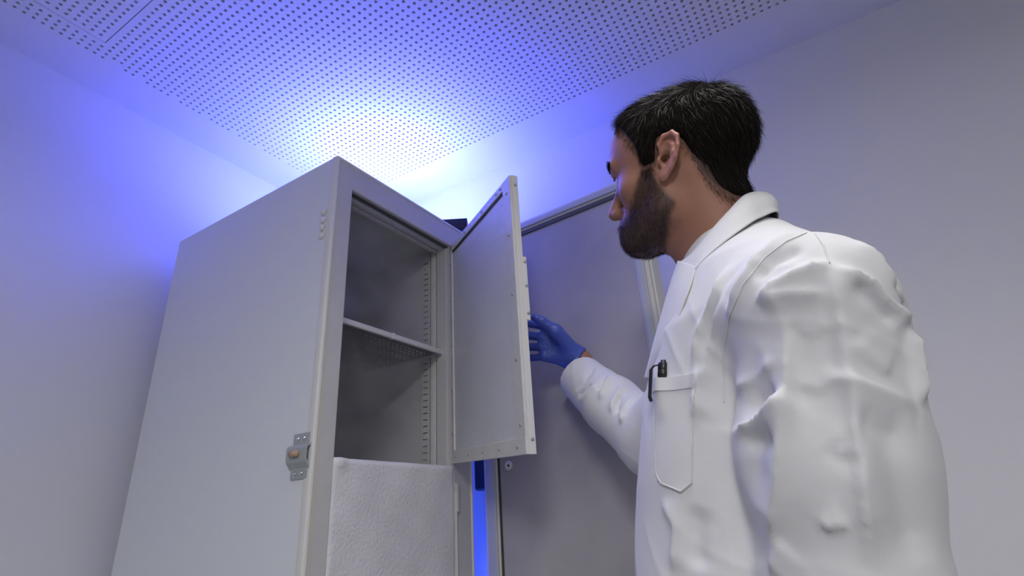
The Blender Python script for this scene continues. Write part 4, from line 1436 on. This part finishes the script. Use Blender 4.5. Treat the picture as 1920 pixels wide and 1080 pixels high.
ribbon('collar', CB + [mirror(p) for p in CB[::-1]], CC + [mirror(p) for p in CC[::-1]], M_COAT, coat, 0.006, 90, 8, 0.003, 0.035)
LA = [lv(1276, 490, 0.785), lv(1263, 530, 0.782), lv(1247, 590, 0.778), lv(1232, 650, 0.775), lv(1219, 712, 0.772)]
LB = [lv(1306, 500, 0.683), lv(1291, 548, 0.664), lv(1270, 604, 0.664), lv(1252, 655, 0.672), lv(1229, 712, 0.715)]
ribbon('lapel', LA, LB, M_COAT, coat, 0.010, 40, 8, 0.003)


def seam(pts, r_=0.0007, lift=0.0006, name='seam'):
    hits = [cast(*p_, bvh2) for p_ in lerp_line(pts, 6)]
    P_ = [h + n_ * lift for h, n_ in hits if h is not None]
    bm = bmesh.new(); prev = None
    for i in range(len(P_)):
        a = Vector(P_[i]); t_ = (Vector(P_[min(i + 1, len(P_) - 1)]) - Vector(P_[max(i - 1, 0)]))
        if t_.length < 1e-6: continue
        mt = axis_matrix(a, t_)
        ring_ = [bm.verts.new(mt @ Vector((r_ * math.cos(k_ * math.pi / 2), r_ * math.sin(k_ * math.pi / 2), 0))) for k_ in range(4)]
        if prev and (a - pa).length < 0.03:
            for k_ in range(4): bm.faces.new((prev[k_], prev[(k_ + 1) % 4], ring_[(k_ + 1) % 4], ring_[k_]))
        prev, pa = ring_, a
    return bm_obj(name, bm, M_STITCH, coat, True)


seam(z5((545, 108), (470, 140), (410, 185), (350, 262), (312, 350), (298, 450), (297, 590)))
seam(z5((545, 108), (575, 150), (592, 200)))
seam([(1229, 714), (1230, 800), (1233, 888), (1242, 906), (1279, 922), (1298, 905), (1300, 800), (1303, 704)], 0.0006, 0.0026, 'pocket_stitching')

# ---- black pen clipped in the pocket
h0, n0_ = cast(1246, 690, bvh2); h1, n1_ = cast(1244, 760, bvh2)
axis_ = Vector(h0 - h1).normalized(); nrm_ = Vector(n0_)
if nrm_.dot(Vector(h0) - Vector((0, 0, HC))) > 0: nrm_ = -nrm_
base = Vector(h1) + nrm_ * 0.0015
pen = empty('pen', (0, 0, 0))
pen.matrix_world = axis_matrix(base, axis_, nrm_)
tag(pen, 'black pen clipped into the chest pocket of the lab coat', 'pen')
plen = (Vector(h0) - Vector(h1)).length + 0.006
bm = bmesh.new()
add_lathe(bm, [(0.003, plen - 0.040), (0.0058, plen - 0.036), (0.0060, plen - 0.018), (0.0068, plen - 0.017), (0.0068, plen - 0.012), (0.0060, plen - 0.011), (0.0066, plen - 0.010), (0.0066, plen - 0.002), (0.0056, plen), (0.0036, plen), (0.0036, plen + 0.003), (0.003, plen + 0.0036)], Matrix.Identity(4), 20)
bm_obj('barrel', bm, M_BLACK, pen, True)
bm = bmesh.new()
pr = [(0.004, plen - 0.003), (0.0095, plen - 0.005), (0.0120, plen - 0.010), (0.0122, plen - 0.045), (0.0105, plen - 0.050)]
cr_ = []
_side = 1 if project(to_level(np.array(base + pen.matrix_world.to_3x3() @ Vector((0, 0.01, 0)))))[0] < project(to_level(np.array(base)))[0] else -1
for x, z in pr:
    cr_.append([bm.verts.new((x * 1.15 + dx, _side * (0.001 + x * 0.30) + dy, z)) for dx, dy in ((-0.0012, -0.0024), (0.0012, -0.0024), (0.0012, 0.0024), (-0.0012, 0.0024))])
for a, b in zip(cr_[:-1], cr_[1:]):
    for k_ in range(4): bm.faces.new((a[k_], a[(k_ + 1) % 4], b[(k_ + 1) % 4], b[k_]))
bm.faces.new(cr_[0]); bm.faces.new(cr_[-1][::-1])
bm_obj('clip', bm, M_BLACK, pen)

# ---- glove
glv, glq = surface_nets(glove_sdf, (0.0, 1.15, 1.30), (0.28, 1.48, 1.68), 0.0020, 1.3)
glv = relax(glv, glq, 1, 0.4)
np_mesh('glove', to_world(glv), glq, M_GLOVE, person)

# ---- trousers and shoes
tv, tq = surface_nets(trousers_sdf, (-0.05, 0.4, 0.03), (0.7, 1.1, 1.05), 0.011, 1.6)
np_mesh('trousers', to_world(tv), tq, M_TROUSER, person)
for sgn in (-1, 1):
    hv_, hq_ = surface_nets(lambda P: shoe_sdf(P, sgn), (-0.15, 0.4, -0.02), (0.7, 1.1, 0.25), 0.006, 1.5)
    np_mesh('shoe', to_world(hv_), hq_, M_SHOE, person)
